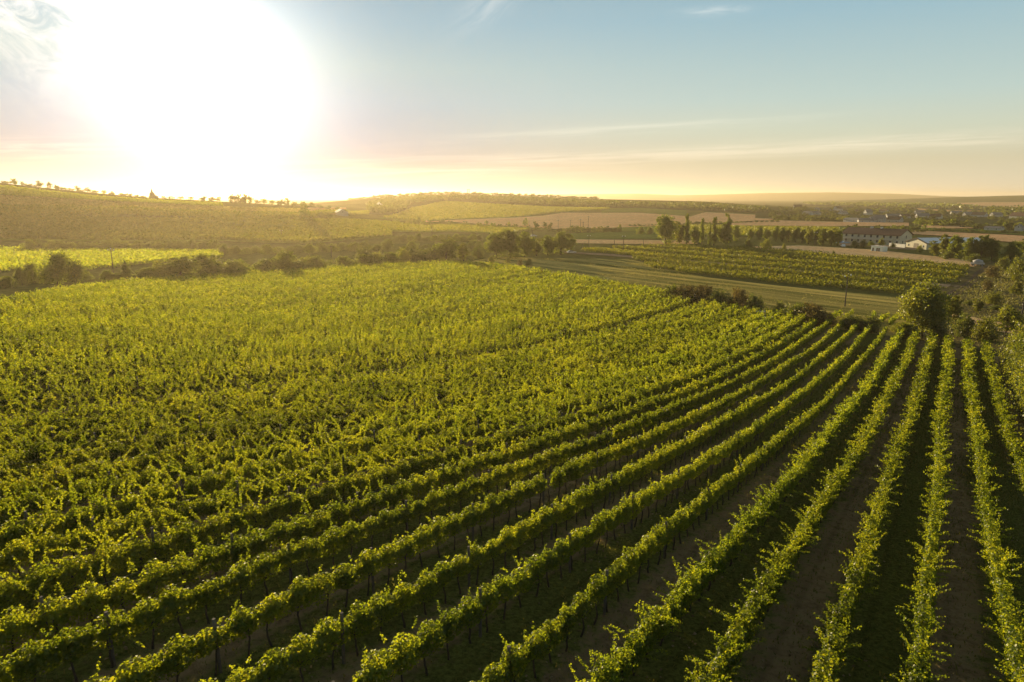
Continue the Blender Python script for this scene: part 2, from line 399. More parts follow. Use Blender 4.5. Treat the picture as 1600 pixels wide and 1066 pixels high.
def hedge_leaves(line, L, key, style, dmin=.088, kk=.00185, dens=1.):
    """line(s)->(x,y) along the row; returns leaf centres, normals, sizes (world coordinates)"""
    step = 2.0
    ch = np.arange(0, L, step)
    xm, ym = line(ch + step / 2)
    zm = H(xm, ym)
    d = np.sqrt(xm ** 2 + ym ** 2 + (zm + 1 - CAMZ) ** 2)
    size = np.clip(kk * d, dmin, .62)
    wild = style.get('wild', 0.)
    area = style.get('area', 4.3) * dens * np.interp(d, [20, 60, 140, 260], [2.0, 1.75, 1.35, 1.2])
    n = np.maximum(2, (area * step / size ** 2 * .8)).astype(int)
    idx = np.repeat(np.arange(len(ch)), n)
    m = len(idx)
    s = ch[idx] + rng.random(m) * step
    sz = size[idx] * rng.uniform(.7, 1.3, m)
    plant = s / 1.05
    pi_ = np.floor(plant); pf = plant - pi_; hp = hash1(pi_, key + 2)
    lump = np.exp(-((pf - .5 - .3 * (hash1(pi_, key + 4) - .5)) / .34) ** 2) * (.55 + .45 * hash1(pi_, key + 6))
    slow = vnoise(s / 7., key + 9)
    bot = style['bot'] + .35 * (vnoise(plant * 1.4, key + 5) - .5)
    am = style.get('lump', .42)
    top = style['top'] + am * .55 * (hp - .5) + .22 * (slow - .5) - am * .75 * (1 - lump) + .12 * (vnoise(s * 3.3, key + 11) - .5)
    hw = style['hw'] * (.62 + .6 * lump) * (.8 + .4 * hash1(pi_, key + 8))
    ang = rng.uniform(0, 2 * math.pi, m)
    rr = 1 - .6 * rng.random(m) ** 1.5
    ca, sa = np.cos(ang), np.sin(ang)
    e = .75
    cx = np.sign(ca) * np.abs(ca) ** e * hw * rr
    cz = (top + bot) / 2 + np.sign(sa) * np.abs(sa) ** e * (top - bot) / 2 * rr
    keep = rng.random(m) < style.get('kp', .45) + (1 - style.get('kp', .45)) * lump
    gap = vnoise(s / 3.1, key + 21) > style.get('gap', .965)
    keep &= ~gap
    s, cx, cz, sz, ca, sa = (a[keep] for a in (s, cx, cz, sz, ca, sa))
    # lateral direction
    x, y = line(s); x2, y2 = line(s + .5)
    tx, ty = (x2 - x) / .5, (y2 - y) / .5
    lx, ly = -ty, tx
    C = np.stack([x + lx * cx, y + ly * cx, H(x, y) + cz], 1)
    Nn = np.stack([lx * ca, ly * ca, sa * .9 + .15], 1) + rng.normal(size=(len(s), 3)) * .55
    def tone_of(q): return .42 * (hash1(np.floor(q / 1.05), key + 31) - .5) + .45 * (vnoise(q / 8., key + 33) - .5)
    out = [(C, Nn, sz, tone_of(s))]
    # oversized inner leaves, added to block sunlight through the hedge
    nc = int(len(s) * .16)
    if nc:
        q = rng.integers(0, len(s), nc)
        C2 = C[q].copy(); f = rng.random(nc) * .55
        zc_ = H(x[q], y[q]) + (top[keep][q] + bot[keep][q]) / 2
        C2[:, 0] = x[q] + (C[q, 0] - x[q]) * f; C2[:, 1] = y[q] + (C[q, 1] - y[q]) * f; C2[:, 2] = zc_ + (C[q, 2] - zc_) * f
        N2 = np.stack([lx[q], ly[q], 0 * lx[q] + .2], 1) + rng.normal(size=(nc, 3)) * .4
        out.append((C2, N2, np.minimum(sz[q] * 2.4, .42), tone_of(s[q])))
    # shoots
    ns = int(L * style['shoots'])
    if ns:
        s0 = rng.random(ns) * L
        x, y = line(s0); x2, y2 = line(s0 + .5)
        tx, ty = (x2 - x) / .5, (y2 - y) / .5
        z = H(x, y)
        dd = np.sqrt(x ** 2 + y ** 2 + (z + 1 - CAMZ) ** 2)
        ls = np.clip(kk * dd, dmin * .85, .5)
        side = rng.normal(size=ns) * style['lat']
        along = rng.normal(size=ns) * .45
        up = rng.uniform(.35, 1.1, ns) * style['up']
        length = rng.uniform(.35, 1., ns) * style['slen']
        h0 = style['top'] - rng.random(ns) * style.get('sdrop', .35)
        c0 = np.sign(side) * rng.random(ns) * style['hw'] * .8
        k = np.maximum(3, (length / ls * 4.6)).astype(int)
        ii = np.repeat(np.arange(ns), k)
        t = (np.arange(len(ii)) - np.repeat(np.cumsum(k) - k, k)) / np.maximum(k[ii] - 1, 1)
        dirx = -ty * side + tx * along; diry = tx * side + ty * along
        nrm = np.sqrt(dirx ** 2 + diry ** 2 + up ** 2) + 1e-6
        dirx, diry, upn = dirx / nrm, diry / nrm, up / nrm
        ln = length[ii] * t
        arch = style.get('arch', .5)
        C = np.stack([x[ii] - ty[ii] * c0[ii] + dirx[ii] * ln, y[ii] + tx[ii] * c0[ii] + diry[ii] * ln,
                      z[ii] + h0[ii] + upn[ii] * ln - arch * ln ** 2 * (1 - upn[ii])], 1)
        C += rng.normal(size=C.shape) * (ls[ii] * .36)[:, None]
        Nn = rng.normal(size=C.shape)
        out.append((C, Nn, ls[ii] * rng.uniform(.7, 1.2, len(ii)) * (1.15 - .4 * t), tone_of(s0[ii]) + .05))
    return tuple(np.concatenate([o[i] for o in out]) for i in range(4))

TRIM = dict(top=1.86, bot=.78, hw=.27, shoots=1.4, lat=.3, up=1., slen=.42, gap=.955, area=5.2, lump=.4)
BUSHY = dict(top=1.82, bot=.5, hw=.27, shoots=7.0, lat=1.1, up=.8, slen=.88, sdrop=1.1, arch=.3, gap=.99, area=5.6, lump=.5)
WILD = dict(top=1.75, bot=.5, hw=.36, shoots=5.0, lat=.8, up=1.05, slen=1.35, sdrop=.4, arch=.5, gap=.96, area=5, lump=.5, kp=.5)
UPR = dict(top=1.62, bot=.55, hw=.30, shoots=3.6, lat=.35, up=1.6, slen=1.15, arch=.2, gap=.95, area=4.6, lump=.85, kp=.35)

# trunk and post shapes, shared by all rows
trunk_me = []
for k in range(4):
    b = MB(); z = 0; p = [(0, 0, -.05)]; x = y = 0
    for h in (.2, .42, .65, .85, 1.0):
        x += random.uniform(-.06, .06); y += random.uniform(-.05, .05); p.append((x, y, h))
    b.tube(p, [.045, .036, .032, .028, .026, .022], 6)
    b.tube([p[-2], (p[-2][0] + .22, p[-2][1], 1.08)], [.018, .010], 5)
    b.tube([p[-2], (p[-2][0] - .24, p[-2][1], 1.05)], [.018, .010], 5)
    trunk_me.append(b.mesh('trunk', BARK, True))
b = MB(); b.box(-.045, .045, -.04, .04, -.1, 1.80, bev=.012); b.box(-.045, .045, -.045, .045, 1.80, 1.83, bev=.015)
post_me = b.mesh('post', POSTM)

def vine_hedge(pts_line, L, key, style, label, cat='vine row', group=None, detail=True, posts=True, dens=1., dmin=.088, mat=None, kk=.00185):
    mat = mat or VINE
    x0, y0 = (float(a) for a in pts_line(np.array(0.)))
    base = np.array([x0, y0, float(H(x0, y0))])
    root = empty('vine_hedge', base, 0, label, cat, group)
    C, Nn, sz, tn = hedge_leaves(pts_line, L, key, style, dens=dens, dmin=dmin, kk=kk)
    V, Fq = leaf_quads(C, Nn, sz)
    mesh_obj('foliage', mesh_np('foliage', V - base, Fq, mat, tone=np.repeat(tn, 4)), root)
    if not detail: return root
    nt_ = npst = 0
    for s in np.arange(.5, L, 1.05):
        x, y = pts_line(np.array(s + random.uniform(-.12, .12))); z = float(H(x, y))
        d = math.sqrt(x * x + y * y + (z - CAMZ) ** 2)
        if d > 62 or nt_ >= 60: continue
        px, py, dep = pix(x, y, z + .6)
        if not (-40 < px < 1640 and py < 1110 and dep > 2): continue
        o = mesh_obj('trunk', random.choice(trunk_me), root, Vector((x, y, z)) - Vector(base)); o.rotation_euler.z = random.uniform(0, 6.28); nt_ += 1
    pl = []
    for s in np.arange((key * 1.7) % 6.4, L, 6.4):
        x, y = pts_line(np.array(s)); z = float(H(x, y))
        d = math.sqrt(x * x + y * y + (z - CAMZ) ** 2)
        if d > 105 or npst >= 30 or not posts: continue
        px, py, dep = pix(x, y, z + 1.)
        if not (-60 < px < 1660 and py < 1150 and dep > 2): continue
        o = mesh_obj('post', post_me, root, Vector((x, y, z)) - Vector(base)); o.rotation_euler = (random.uniform(-.03, .03), random.uniform(-.04, .04), -TH); npst += 1
        if d < 60: pl.append((x, y, z))
    if len(pl) > 1:
        for h in (.9, 1.25, 1.55):
            b = MB(); b.tube([np.array(p) + (0, 0, h) - base for p in pl], .006, 4)
            b.build('wire', WIREM, root)
    return root

LAB = {0: 'bushy vine row along the tall shrub bank, last row on that side of the vineyard',
       1: 'bushy vine row, second from the tall shrub bank, beside a pale rutted alley',
       2: 'bushy vine row, third from the shrub bank, running almost straight up the picture',
       3: 'bushy vine row, fourth from the shrub bank, ending at the foot of the round tree',
       4: 'bushy vine row, fifth from the shrub bank, second before the clipped rows begin',
       5: 'bushy vine row with side shoots, directly beside the first clipped row',
       6: 'clipped narrow vine row nearest to the bushy side-shooting rows',
       7: 'clipped narrow vine row, second of those beside the bushy rows, trunks showing below',
       8: 'clipped narrow vine row, third from the bushy rows, with a notch near its near end',
       9: 'clipped narrow vine row, fourth from the bushy rows, wires bare at its near end',
       10: 'clipped vine row, fifth from the bushy rows, first one below the unkempt rows',
       11: 'unkempt vine row with upright tips, next above the five clipped rows',
       12: 'unkempt vine row, second above the five clipped rows',
       13: 'unkempt vine row, third above the five clipped rows'}
nrow = 0
for k in range(0, 96):
    v = -5.5 + 2.5 * k
    if k in (22, 47): continue                       # two wide alleys without vines
    uu = np.arange(-40, 260, 1.)
    ok = inside(uu, np.full_like(uu, v), VPOLY_UV)
    X, Y = xy(uu, v); Z = H(X, Y)
    px, py, dep = pix(X, Y, Z + 1)
    mpx = 1067 * 7 / np.maximum(dep, 3)
    ok &= (dep > 3) & (px > -mpx) & (px < 1600 + mpx) & (py < 1066 + mpx * .8)
    if ok.sum() < 4: continue
    ue = uu[ok]; a, L = ue.min() + random.uniform(-.4, .4), ue.max() - ue.min()
    L += random.uniform(-.8, .8)
    line = (lambda s, a=a, v=v: xy(a + s, v + .10 * np.sin((a + s) / 9. + v)))
    style = BUSHY if k <= 5 else TRIM if k <= 10 else WILD if k <= 21 else UPR
    if k == 11: style = dict(WILD, slen=.8, shoots=2.4)
    lab = LAB.get(k)
    grp = 'vine rows of the sloping vineyard'
    if lab is None:
        if k < 22: lab, grp = 'unkempt vine row merging with its neighbours just below the dark wide alley', 'unkempt vine rows below the wide alley'
        elif k < 47: lab, grp = 'leafy vine row in the dense middle block between the two dark alleys', 'vine rows between the two alleys'
        else: lab, grp = 'leafy vine row in the farthest block of the slope, above the upper alley', 'vine rows above the upper alley'
    vine_hedge(line, L, k * 13.7, style, lab, group=grp, detail=k <= 24, posts=k > 5)
    nrow += 1
print('rows', nrow, sum(len(m.polygons) for m in bpy.data.meshes if m.name.startswith('foliage')))

# five short rows beyond the bush line
for i, (pa, pb) in enumerate([((1292, 507), (1312, 497)), ((1315, 511), (1330, 497)), ((1362, 505), (1366, 499)), ((1371, 512), (1386, 501)), ((1389, 515), (1399, 505))]):
    A, B = P(*pa), P(*pb); L = float(np.hypot(*(B - A)[:2])); dx, dy = (B - A)[:2] / L
    vine_hedge(lambda s, A=A, dx=dx, dy=dy: (A[0] + dx * s, A[1] + dy * s), L, 900 + i, TRIM,
               ['short stub of a vine row beyond the bushes, nearest to the blue car', 'short stub of a vine row, second beyond the bush line from the blue car',
                'tiny stub of a vine row at the meadow edge, middle of the five', 'short upright stub of a vine row, second nearest to the round tree', 'short stub of a vine row beyond the bushes nearest the round tree'][i],
               group='short row stubs beyond the bushes', detail=False)

# lower vineyard across the meadow: rows parallel to the pale track
A0, B0 = P(950, 399)[:2], P(1497, 449.5)[:2]
DIR = (B0 - A0) / np.hypot(*(B0 - A0)); NRM = np.array([DIR[1], -DIR[0]])
if NRM[1] > 0: NRM = -NRM
S1 = [P(*p)[:2] for p in [(985, 404), (1114, 415), (1300, 433), (1440, 447), (1403, 462), (1212, 444), (1103, 432), (1020, 422)]]
S2 = [P(*p)[:2] for p in [(850, 402), (862, 396), (950, 390), (1040, 385), (1150, 389), (1250, 396), (1400, 409), (1517, 420), (1493, 446), (1300, 428), (1114, 410.5), (950, 401)]]
SKIP = {-7, -8, -9, -10, -15, -16, -17, -18, -23, -24, -25, -30, -31, 6, 7, 8}
for k in range(-34, 16):
    if k in SKIP or k in (0, -1, 1): continue
    t = np.arange(-160, 260, 1.)
    X = A0[0] + DIR[0] * t + NRM[0] * k * 2.4; Y = A0[1] + DIR[1] * t + NRM[1] * k * 2.4
    ok = inside(X, Y, S1 if k > 0 else S2)
    if ok.sum() < 8: continue
    a, L = t[ok].min(), t[ok].max() - t[ok].min()
    line = (lambda s, a=a, k=k: (A0[0] + DIR[0] * (a + s) + NRM[0] * k * 2.4, A0[1] + DIR[1] * (a + s) + NRM[1] * k * 2.4))
    vine_hedge(line, L, 500 + k * 3.3, dict(UPR, top=1.55, shoots=2.2, gap=.97, lump=.45, slen=.6), 'low vine row in the flat strip on the meadow side of the pale track' if k > 0 else 'low vine row in the flat strips between pale track and stubble field',
               group='flat vine rows below the track' if k > 0 else 'flat vine rows above the track', detail=False, mat=VINE_LOW, kk=.0014)
# ------------------------------------------------------------------ land cover
TAN = field_mat('stubble', (.68, .38, .18), (.78, .46, .24), stripe=.12, rot=.6, period=9, nscale=.01, fine=.4, bump=.2)
TANB = field_mat('bright_stubble', (.70, .43, .20), (.82, .54, .28), nscale=.02, fine=.5, bump=.15)
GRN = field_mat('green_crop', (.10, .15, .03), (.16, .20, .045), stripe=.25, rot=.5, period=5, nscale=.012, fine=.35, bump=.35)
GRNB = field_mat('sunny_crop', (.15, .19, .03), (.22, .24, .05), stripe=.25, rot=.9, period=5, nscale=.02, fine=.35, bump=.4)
DRK = field_mat('rough_scrub', (.045, .06, .025), (.075, .085, .035), nscale=.02, fine=.25, bump=.6)
MEAD = field_mat('mown_meadow', (.12, .16, .035), (.62, .44, .13), bands=True, stripe=.5, rot=-math.atan2(DIR[1], DIR[0]) + math.pi / 2, period=7, nscale=.03, fine=.8, bump=.12)
ROUGH = field_mat('rough_grass', (.10, .09, .035), (.20, .155, .07), nscale=.08, fine=.9, bump=.25)
DIRT = field_mat('dirt', (.24, .18, .12), (.34, .26, .17), nscale=.1, fine=1.2, bump=.08)
MUD = field_mat('wheel_track', (.10, .075, .055), (.16, .12, .085), nscale=.2, fine=1.5, bump=.1)
ASPH = field_mat('grey_yard', (.20, .19, .18), (.27, .25, .23), nscale=.1, fine=1.2)

sheet('meadow', [(700, 417), (860, 433), (1000, 459), (1200, 499), (1330, 518), (1425, 531)], [(770, 402), (860, 404), (985, 406), (1103, 434), (1212, 447), (1425, 468)], MEAD, 90, 40, .05)
sheet('rough_ground', [(1425, 531), (1540, 552), (1660, 590)], [(1440, 462), (1530, 420), (1660, 428)], ROUGH, 60, 40, .05)
sheet('dry_verge', [(1478, 498), (1520, 509), (1570, 522), (1640, 535)], [(1480, 491), (1520, 497), (1570, 507), (1640, 515)], TANB, 40, 6, .15)
sheet('track', [(880, 396), (950, 400.5), (1114, 414), (1300, 432.5), (1497, 452.5)], [(880, 394), (950, 397.5), (1114, 410.5), (1300, 428.5), (1500, 447.5)], DIRT, 80, 4, .12)
def lane(name, pts, w, mat, lift=.14):
    p = np.array([P(*q)[:2] for q in pts]); p = resample(p, 40)
    t = np.gradient(p, axis=0); t /= np.linalg.norm(t, axis=1, keepdims=True); n = np.stack([-t[:, 1], t[:, 0]], 1)
    return sheet(name, p - n * w / 2, p + n * w / 2, mat, 40, 4, lift, True)
lane('farm_lane', [(1440, 482), (1470, 466), (1498, 452), (1516, 440), (1524, 428), (1536, 418), (1560, 411)], 6.0, ROUGH, .12)
lane('wheel_track', [(1447, 480), (1475, 464), (1502, 450), (1518, 438), (1526, 427), (1540, 417)], 1.0, MUD, .18)
lane('wheel_track', [(1458, 482), (1486, 466), (1512, 451), (1527, 438), (1534, 428), (1546, 419)], 1.0, MUD, .18)
sheet('stubble_field', [(1150, 389), (1250, 394), (1380, 404.5), (1450, 411.5), (1521, 418)], [(1150, 387), (1250, 384.5), (1370, 391.5), (1460, 401.5), (1535, 411)], TANB, 60, 10, .12)
sheet('dirt_yard', [(1310, 384.5), (1350, 386), (1400, 390), (1440, 392)], [(1310, 378), (1350, 380), (1400, 386), (1440, 387.5)], DIRT, 30, 6, .15)
sheet('sandy_field', [(895, 381), (960, 382), (1045, 383), (1090, 382)], [(898, 375), (960, 375.5), (1045, 376.5), (1090, 377)], TANB, 40, 8, .15)
sheet('stubble_field', [(640, 346), (700, 347), (760, 352), (862, 359), (920, 358.5), (1000, 355.5), (1085, 350.5)], [(640, 344.5), (695, 344), (800, 341), (850, 338), (880, 333), (1000, 333.5), (1090, 340)], TAN, 60, 16, .3)
sheet('stubble_field', [(1077, 346), (1116, 350), (1208, 344.5)], [(1077, 340), (1103, 332.5), (1212, 338)], TAN, 40, 12, .3)
sheet('stubble_field', [(1143, 353), (1300, 354.5), (1420, 354)], [(1143, 349.5), (1210, 345), (1420, 349)], TAN, 40, 8, .3)
sheet('stubble_field', [(1425, 367), (1480, 370), (1556, 378), (1640, 383)], [(1425, 361.5), (1480, 364), (1556, 367.5), (1640, 372)], TAN, 40, 10, .3)
sheet('stubble_field', [(1440, 357), (1470, 358), (1520, 358)], [(1440, 352.5), (1470, 352), (1520, 354)], TAN, 20, 6, .3)
sheet('stubble_field', [(1436, 329), (1478, 332), (1540, 331)], [(1430, 326), (1478, 327), (1540, 329)], TAN, 20, 6, .5)
sheet('far_field', [(1500, 324), (1540, 328), (1600, 327), (1680, 327)], [(1495, 318), (1540, 317), (1600, 317), (1680, 316)], TAN, 20, 8, .8)
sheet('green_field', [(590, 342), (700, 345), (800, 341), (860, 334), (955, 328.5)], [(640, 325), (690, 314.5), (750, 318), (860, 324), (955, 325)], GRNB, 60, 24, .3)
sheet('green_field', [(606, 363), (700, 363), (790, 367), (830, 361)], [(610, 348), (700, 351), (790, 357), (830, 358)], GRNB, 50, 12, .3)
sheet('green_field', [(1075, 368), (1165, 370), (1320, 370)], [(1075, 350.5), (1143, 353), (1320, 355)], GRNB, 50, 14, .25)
sheet('green_field', [(880, 375), (950, 374.5), (1030, 375)], [(890, 366), (950, 364), (1030, 362)], GRN, 40, 10, .25)
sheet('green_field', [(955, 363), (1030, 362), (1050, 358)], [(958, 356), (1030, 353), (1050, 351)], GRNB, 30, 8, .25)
sheet('green_field', [(940, 334), (1000, 333), (1070, 338)], [(940, 327), (1000, 326), (1075, 330)], GRN, 30, 8, .4)
sheet('green_field', [(1330, 362), (1440, 361), (1640, 370)], [(1330, 358), (1440, 357), (1640, 364)], GRN, 40, 6, .3)
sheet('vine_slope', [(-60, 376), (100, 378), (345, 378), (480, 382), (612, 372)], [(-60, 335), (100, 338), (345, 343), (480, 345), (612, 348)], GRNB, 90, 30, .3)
sheet('stubble_field', [(470, 336), (520, 336), (545, 335)], [(480, 326), (520, 325), (540, 325)], TAN, 20, 8, .3)
sheet('hill_scrub', [(575, 336), (640, 336), (700, 322)], [(590, 318), (640, 311), (690, 308)], DRK, 40, 16, .4)
sheet('hill_scrub', [(700, 315), (800, 322), (900, 325), (1000, 326), (1080, 330), (1200, 334)], [(700, 307), (800, 308), (870, 312), (1000, 317), (1100, 319), (1200, 326)], DRK, 60, 16, .4)
sheet('village_ground', [(1180, 342), (1320, 346), (1420, 349), (1640, 362)], [(1180, 326), (1320, 324), (1420, 326), (1640, 336)], DRK, 60, 14, .4)
sheet('far_wood_ground', [(1240, 322), (1400, 325), (1500, 330), (1640, 334)], [(1240, 317.5), (1400, 318), (1500, 321), (1640, 328)], DRK, 40, 8, 1.)

# ------------------------------------------------------------------ trees
def crown_leaves(blobs, n, size, clump=22, spread=.22):
    m = max(6, n // clump)
    w = np.array([b[3] * b[5] for b in blobs]); w = w / w.sum()
    bi = rng.choice(len(blobs), m, p=w)
    Bq = np.array(blobs)[bi]
    d = rng.normal(size=(m, 3)); d /= np.linalg.norm(d, axis=1, keepdims=True)
    d[:, 2] = np.where(rng.random(m) < .3, np.abs(d[:, 2]), d[:, 2])
    rr = (.55 + .5 * rng.random(m) ** .7)[:, None]
    cc = Bq[:, :3] + d * Bq[:, 3:] * rr
    ci = rng.integers(0, m, n)
    sp = Bq[ci, 3:] * spread * rng.uniform(.6, 1.5, m)[ci][:, None]
    C = cc[ci] + np.clip(rng.normal(size=(n, 3)), -1.9, 1.9) * sp
    Nn = d[ci] * .7 + rng.normal(size=(n, 3)) * .7 + np.array([0, 0, .25])
    V, Fq = leaf_quads(C, Nn, size * rng.uniform(.6, 1.35, n))
    return V, Fq
def limbs(h, rad, blobs, seg=7):
    b = MB(); top = max(q[2] for q in blobs)
    lo = min(q[2] - q[5] for q in blobs)
    mid = (0.02 * h, -.015 * h, max(lo, .15 * h) + .08 * h)
    b.tube([(0, 0, -.03 * h), (0, 0, .05 * h), mid, (.0, .01 * h, top)], [rad * 1.35, rad, rad * .75, rad * .18], seg)
    for q in blobs[:9]:
        b.tube([mid, ((mid[0] + q[0]) / 2, (mid[1] + q[1]) / 2, (mid[2] + q[2]) / 2 + .02 * h), q[:3]], [rad * .5, rad * .3, rad * .1], 5)
    return b
VAR = {}
def variant(name, blobs, n, size, mat, h, rad, **kw):
    """a crown mesh and a trunk mesh for a tree h metres high"""
    V, Fq = crown_leaves(blobs, n, size, **kw)
    cr = mesh_np('crown', V, Fq, mat)
    tk = limbs(h, rad, blobs).mesh('trunk', BARK, True)
    VAR[name] = (cr, tk, h, float(V[:, 0].max() - V[:, 0].min()))
def rblobs(k, h, lo, w, seed, taper=.35):
    r = random.Random(seed); out = []
    for i in range(k):
        t = i / max(k - 1, 1); z = lo + (h - lo) * (.12 + .78 * t)
        ww = w * (1 - taper * t) * (1 if t > .15 else .8)
        a = r.uniform(0, 6.28); o = ww * r.uniform(.15, .55)
        s = ww * r.uniform(.42, .62)
        out.append((o * math.cos(a), o * math.sin(a), z, s, s, s * r.uniform(.7, .95)))
    return out
variant('hero', rblobs(13, 8.2, 1.8, 4.2, 3, .3) + [(0, 0, 5.2, 2.9, 2.9, 2.4)], 15000, .25, OLIVE, 8.2, .20, clump=30, spread=.2)
variant('loose', rblobs(9, 7, 1.6, 3.2, 8), 4200, .26, OLIVE, 7, .14, clump=34, spread=.17)
variant('broad', rblobs(12, 10, 1.2, 4.2, 11, .3) + [(0, 0, 6, 3, 3, 2.8)], 8000, .36, TREE, 10, .26, clump=70, spread=.2)
variant('broad_b', rblobs(10, 9, 0.4, 3.6, 21, .3) + [(0, 0, 5, 2.6, 2.6, 2.6)], 7000, .34, TREE, 9, .22, clump=70, spread=.2)
variant('broad_light', rblobs(9, 9, 0.5, 3.4, 31, .3), 5500, .32, OLIVE, 9, .2, clump=60, spread=.2)
variant('poplar', [(0.12 * math.sin(i * 2.3), .12 * math.cos(i * 1.7), 2.0 + i * 1.25, .95 + .35 * math.sin(i * 1.9) - .06 * i, .95 - .05 * i, 1.3) for i in range(9)], 3000, .34, TREE, 13.5, .22, clump=24)
variant('poplar_b', [(.5 * math.sin(i * 1.3), .3 * math.cos(i * 2.1), 1.6 + i * 1.15, 1.15 + .3 * math.sin(i * 2.6) - .09 * i, 1.1 - .08 * i, 1.2) for i in range(9)], 2600, .36, TREE, 12, .2, clump=24)
variant('conifer', [(0, 0, 1. + i * .75, 1.9 - .24 * i, 1.9 - .24 * i, .8) for i in range(7)], 2400, .30, DARK, 6.6, .14)
variant('bush', rblobs(8, 3.4, .1, 2.3, 41, .45) + [(0, 0, 1.3, 1.7, 1.7, 1.2)], 3600, .19, TREE, 3.4, .06, clump=26)
variant('bush_b', rblobs(9, 3.0, .1, 2.6, 47, .45) + [(.4, 0, 1.1, 1.9, 1.6, 1.0)], 3600, .19, DARK, 3.0, .06, clump=26)
variant('bush_olive', rblobs(9, 3.6, .1, 2.5, 53, .4) + [(0, 0, 1.4, 1.8, 1.8, 1.3)], 4200, .17, OLIVE, 3.6, .06, clump=24)
variant('bush_dry', rblobs(8, 2.8, .1, 2.1, 59, .4) + [(0, 0, 1.1, 1.5, 1.5, 1.0)], 2600, .18, RUST, 2.8, .05, clump=24)
variant('bank', rblobs(12, 5, .2, 3.4, 61, .3) + [(0, 0, 2.2, 2.7, 2.7, 2.1)], 9500, .17, OLIVE, 5, .08, clump=26)
variant('bank_b', rblobs(12, 4.6, .2, 3.2, 67, .3) + [(0, 0, 2.0, 2.6, 2.6, 1.9)], 9000, .17, TREE, 4.6, .08, clump=26)
# far trees: one mesh each, crown and short trunk (a few pixels in the photo)
FAR = []
for k, (w, h, mt) in enumerate([(3.4, 8, TREE), (3.0, 7, DARK), (3.8, 7, OLIVE), (2.2, 9, DARK), (3.6, 5, TREE), (2.6, 4, DARK), (4.4, 8, DARK)]):
    bl = rblobs(6, h, .3, w, 70 + k, .35) + [(0, 0, h * .45, w * .62, w * .62, h * .36)]
    V, Fq = crown_leaves(bl, 420, .85, clump=16, spread=.22)
    lb = limbs(h, .16, bl[:2], 5)
    verts = np.concatenate([V, np.array(lb.v)])
    faces = [tuple(f) for f in Fq.tolist()] + [tuple(i + len(V) for i in f) for f in lb.f]
    FAR.append((mesh_np('far_tree', verts, faces, [mt, BARK], [0] * len(Fq) + [1] * len(lb.f)), h, float(np.ptp(V[:, 0]))))

def plant(var, px, py, hpx, wpx, label, name='tree', cat=None, group=None, p=None):
    cr, tk, h, w = VAR[var]
    p = P(px, py) if p is None else p
    d = depth(p)
    sz = hpx * d / F / h; sx = (wpx * d / F / w) if wpx else sz
    root = empty(name, p, random.uniform(0, 6.28), label, cat or name.split('_')[-1], group)
    root.scale = (sx, sx, sz)
    mesh_obj('trunk', tk, root); mesh_obj('crown', cr, root)
    return root
def far_tree(p, hm, wm, label, group, cat='tree', name='far_tree', k=None):
    me, h, w = FAR[random.randrange(len(FAR)) if k is None else k]
    o = mesh_obj(name, me, None, p); o.rotation_euler.z = random.uniform(0, 6.28)
    s = wm / w; o.scale = (s, s, hm / h)
    return tag(o, label, cat, group)

T = plant
T('hero', 1440, 530, 83, 80, 'tall round tree with golden crown standing at the row ends', 'round_tree', 'tree')
T('loose', 1482, 508, 46, 40, 'loose yellowish tree just behind the tall round tree', 'loose_tree', 'tree')
for v_, x, y, h, w, l in [
    ('bush', 1412, 530, 26, 36, 'dark green bush at the foot of the round tree on the car side'), ('bush_b', 1466, 534, 32, 44, 'deep shaded bush right under the round tree on the shrub bank side'),
    ('bush_b', 1503, 527, 36, 46, 'dark spreading bush between round tree and shrub bank'), ('bush_olive', 1540, 534, 40, 54, 'olive green spreading bush at the far end of the shrub bank'),
    ('loose', 1570, 528, 46, 50, 'feathery pale shrub behind the shrub bank below the pole'), ('bush_olive', 1600, 548, 44, 60, 'olive bush at the frame edge behind the shrub bank'),
    ('bush', 1050, 472, 17, 30, 'hazy green bush at the sunny end of the bush line'), ('bush_dry', 1076, 476, 17, 32, 'brownish bush second from the sunny end of the bush line'),
    ('bush_dry', 1101, 480, 20, 32, 'brown bush third from the sunny end of the bush line'), ('bush_b', 1126, 486, 20, 34, 'dark bush fourth in the bush line, before the blue car'),
    ('bush_dry', 1152, 490, 21, 36, 'dark brown bush in the bush line next to the blue car'), ('bush_b', 1178, 495, 20, 36, 'dark bush directly behind the blue car'),
    ('bush_olive', 1216, 502, 18, 28, 'olive bush on the tree side of the blue car'), ('bush_b', 1241, 506, 20, 36, 'dark wide bush at the row ends, second after the blue car'),
    ('bush_dry', 1266, 510, 20, 36, 'brownish dark bush at the row ends, third after the blue car'), ('bush_dry', 1290, 512, 13, 22, 'low dry bush beside the longest row stub'),
    ('bush_b', 1336, 519, 16, 34, 'low dark bush spreading at the clipped row ends'), ('bush_b', 1358, 522, 18, 28, 'round dark bush at the clipped row ends'),
    ('bush_olive', 1322, 513, 13, 26, 'light olive bush between two row stubs'), ('bush_olive', 1403, 521, 11, 20, 'small olive bush beside the last row stub')]:
    if 1040 < x < 1405: h *= 1.5; w *= 1.2 if 1140 < x < 1240 else 1.7; y -= 4. if 1140 < x < 1240 else 1.5
    T(v_, x, y, h, w, l, 'tree' if v_ == 'loose' else 'bush')
i = 0
bank_lab = ['tall sunlit shrub in the bank, at its far end', 'tall shrub second from the far end of the bank', 'tall shrub third from the far end of the bank', 'tall shrub fourth from the far end of the bank', 'tall shrub fifth from the far end of the bank',
            'tall shrub sixth from the far end of the bank', 'tall shrub seventh from the far end of the bank', 'tall shrub eighth from the far end of the bank', 'tall shrub ninth from the far end of the bank', 'tall shrub at the near end of the bank']
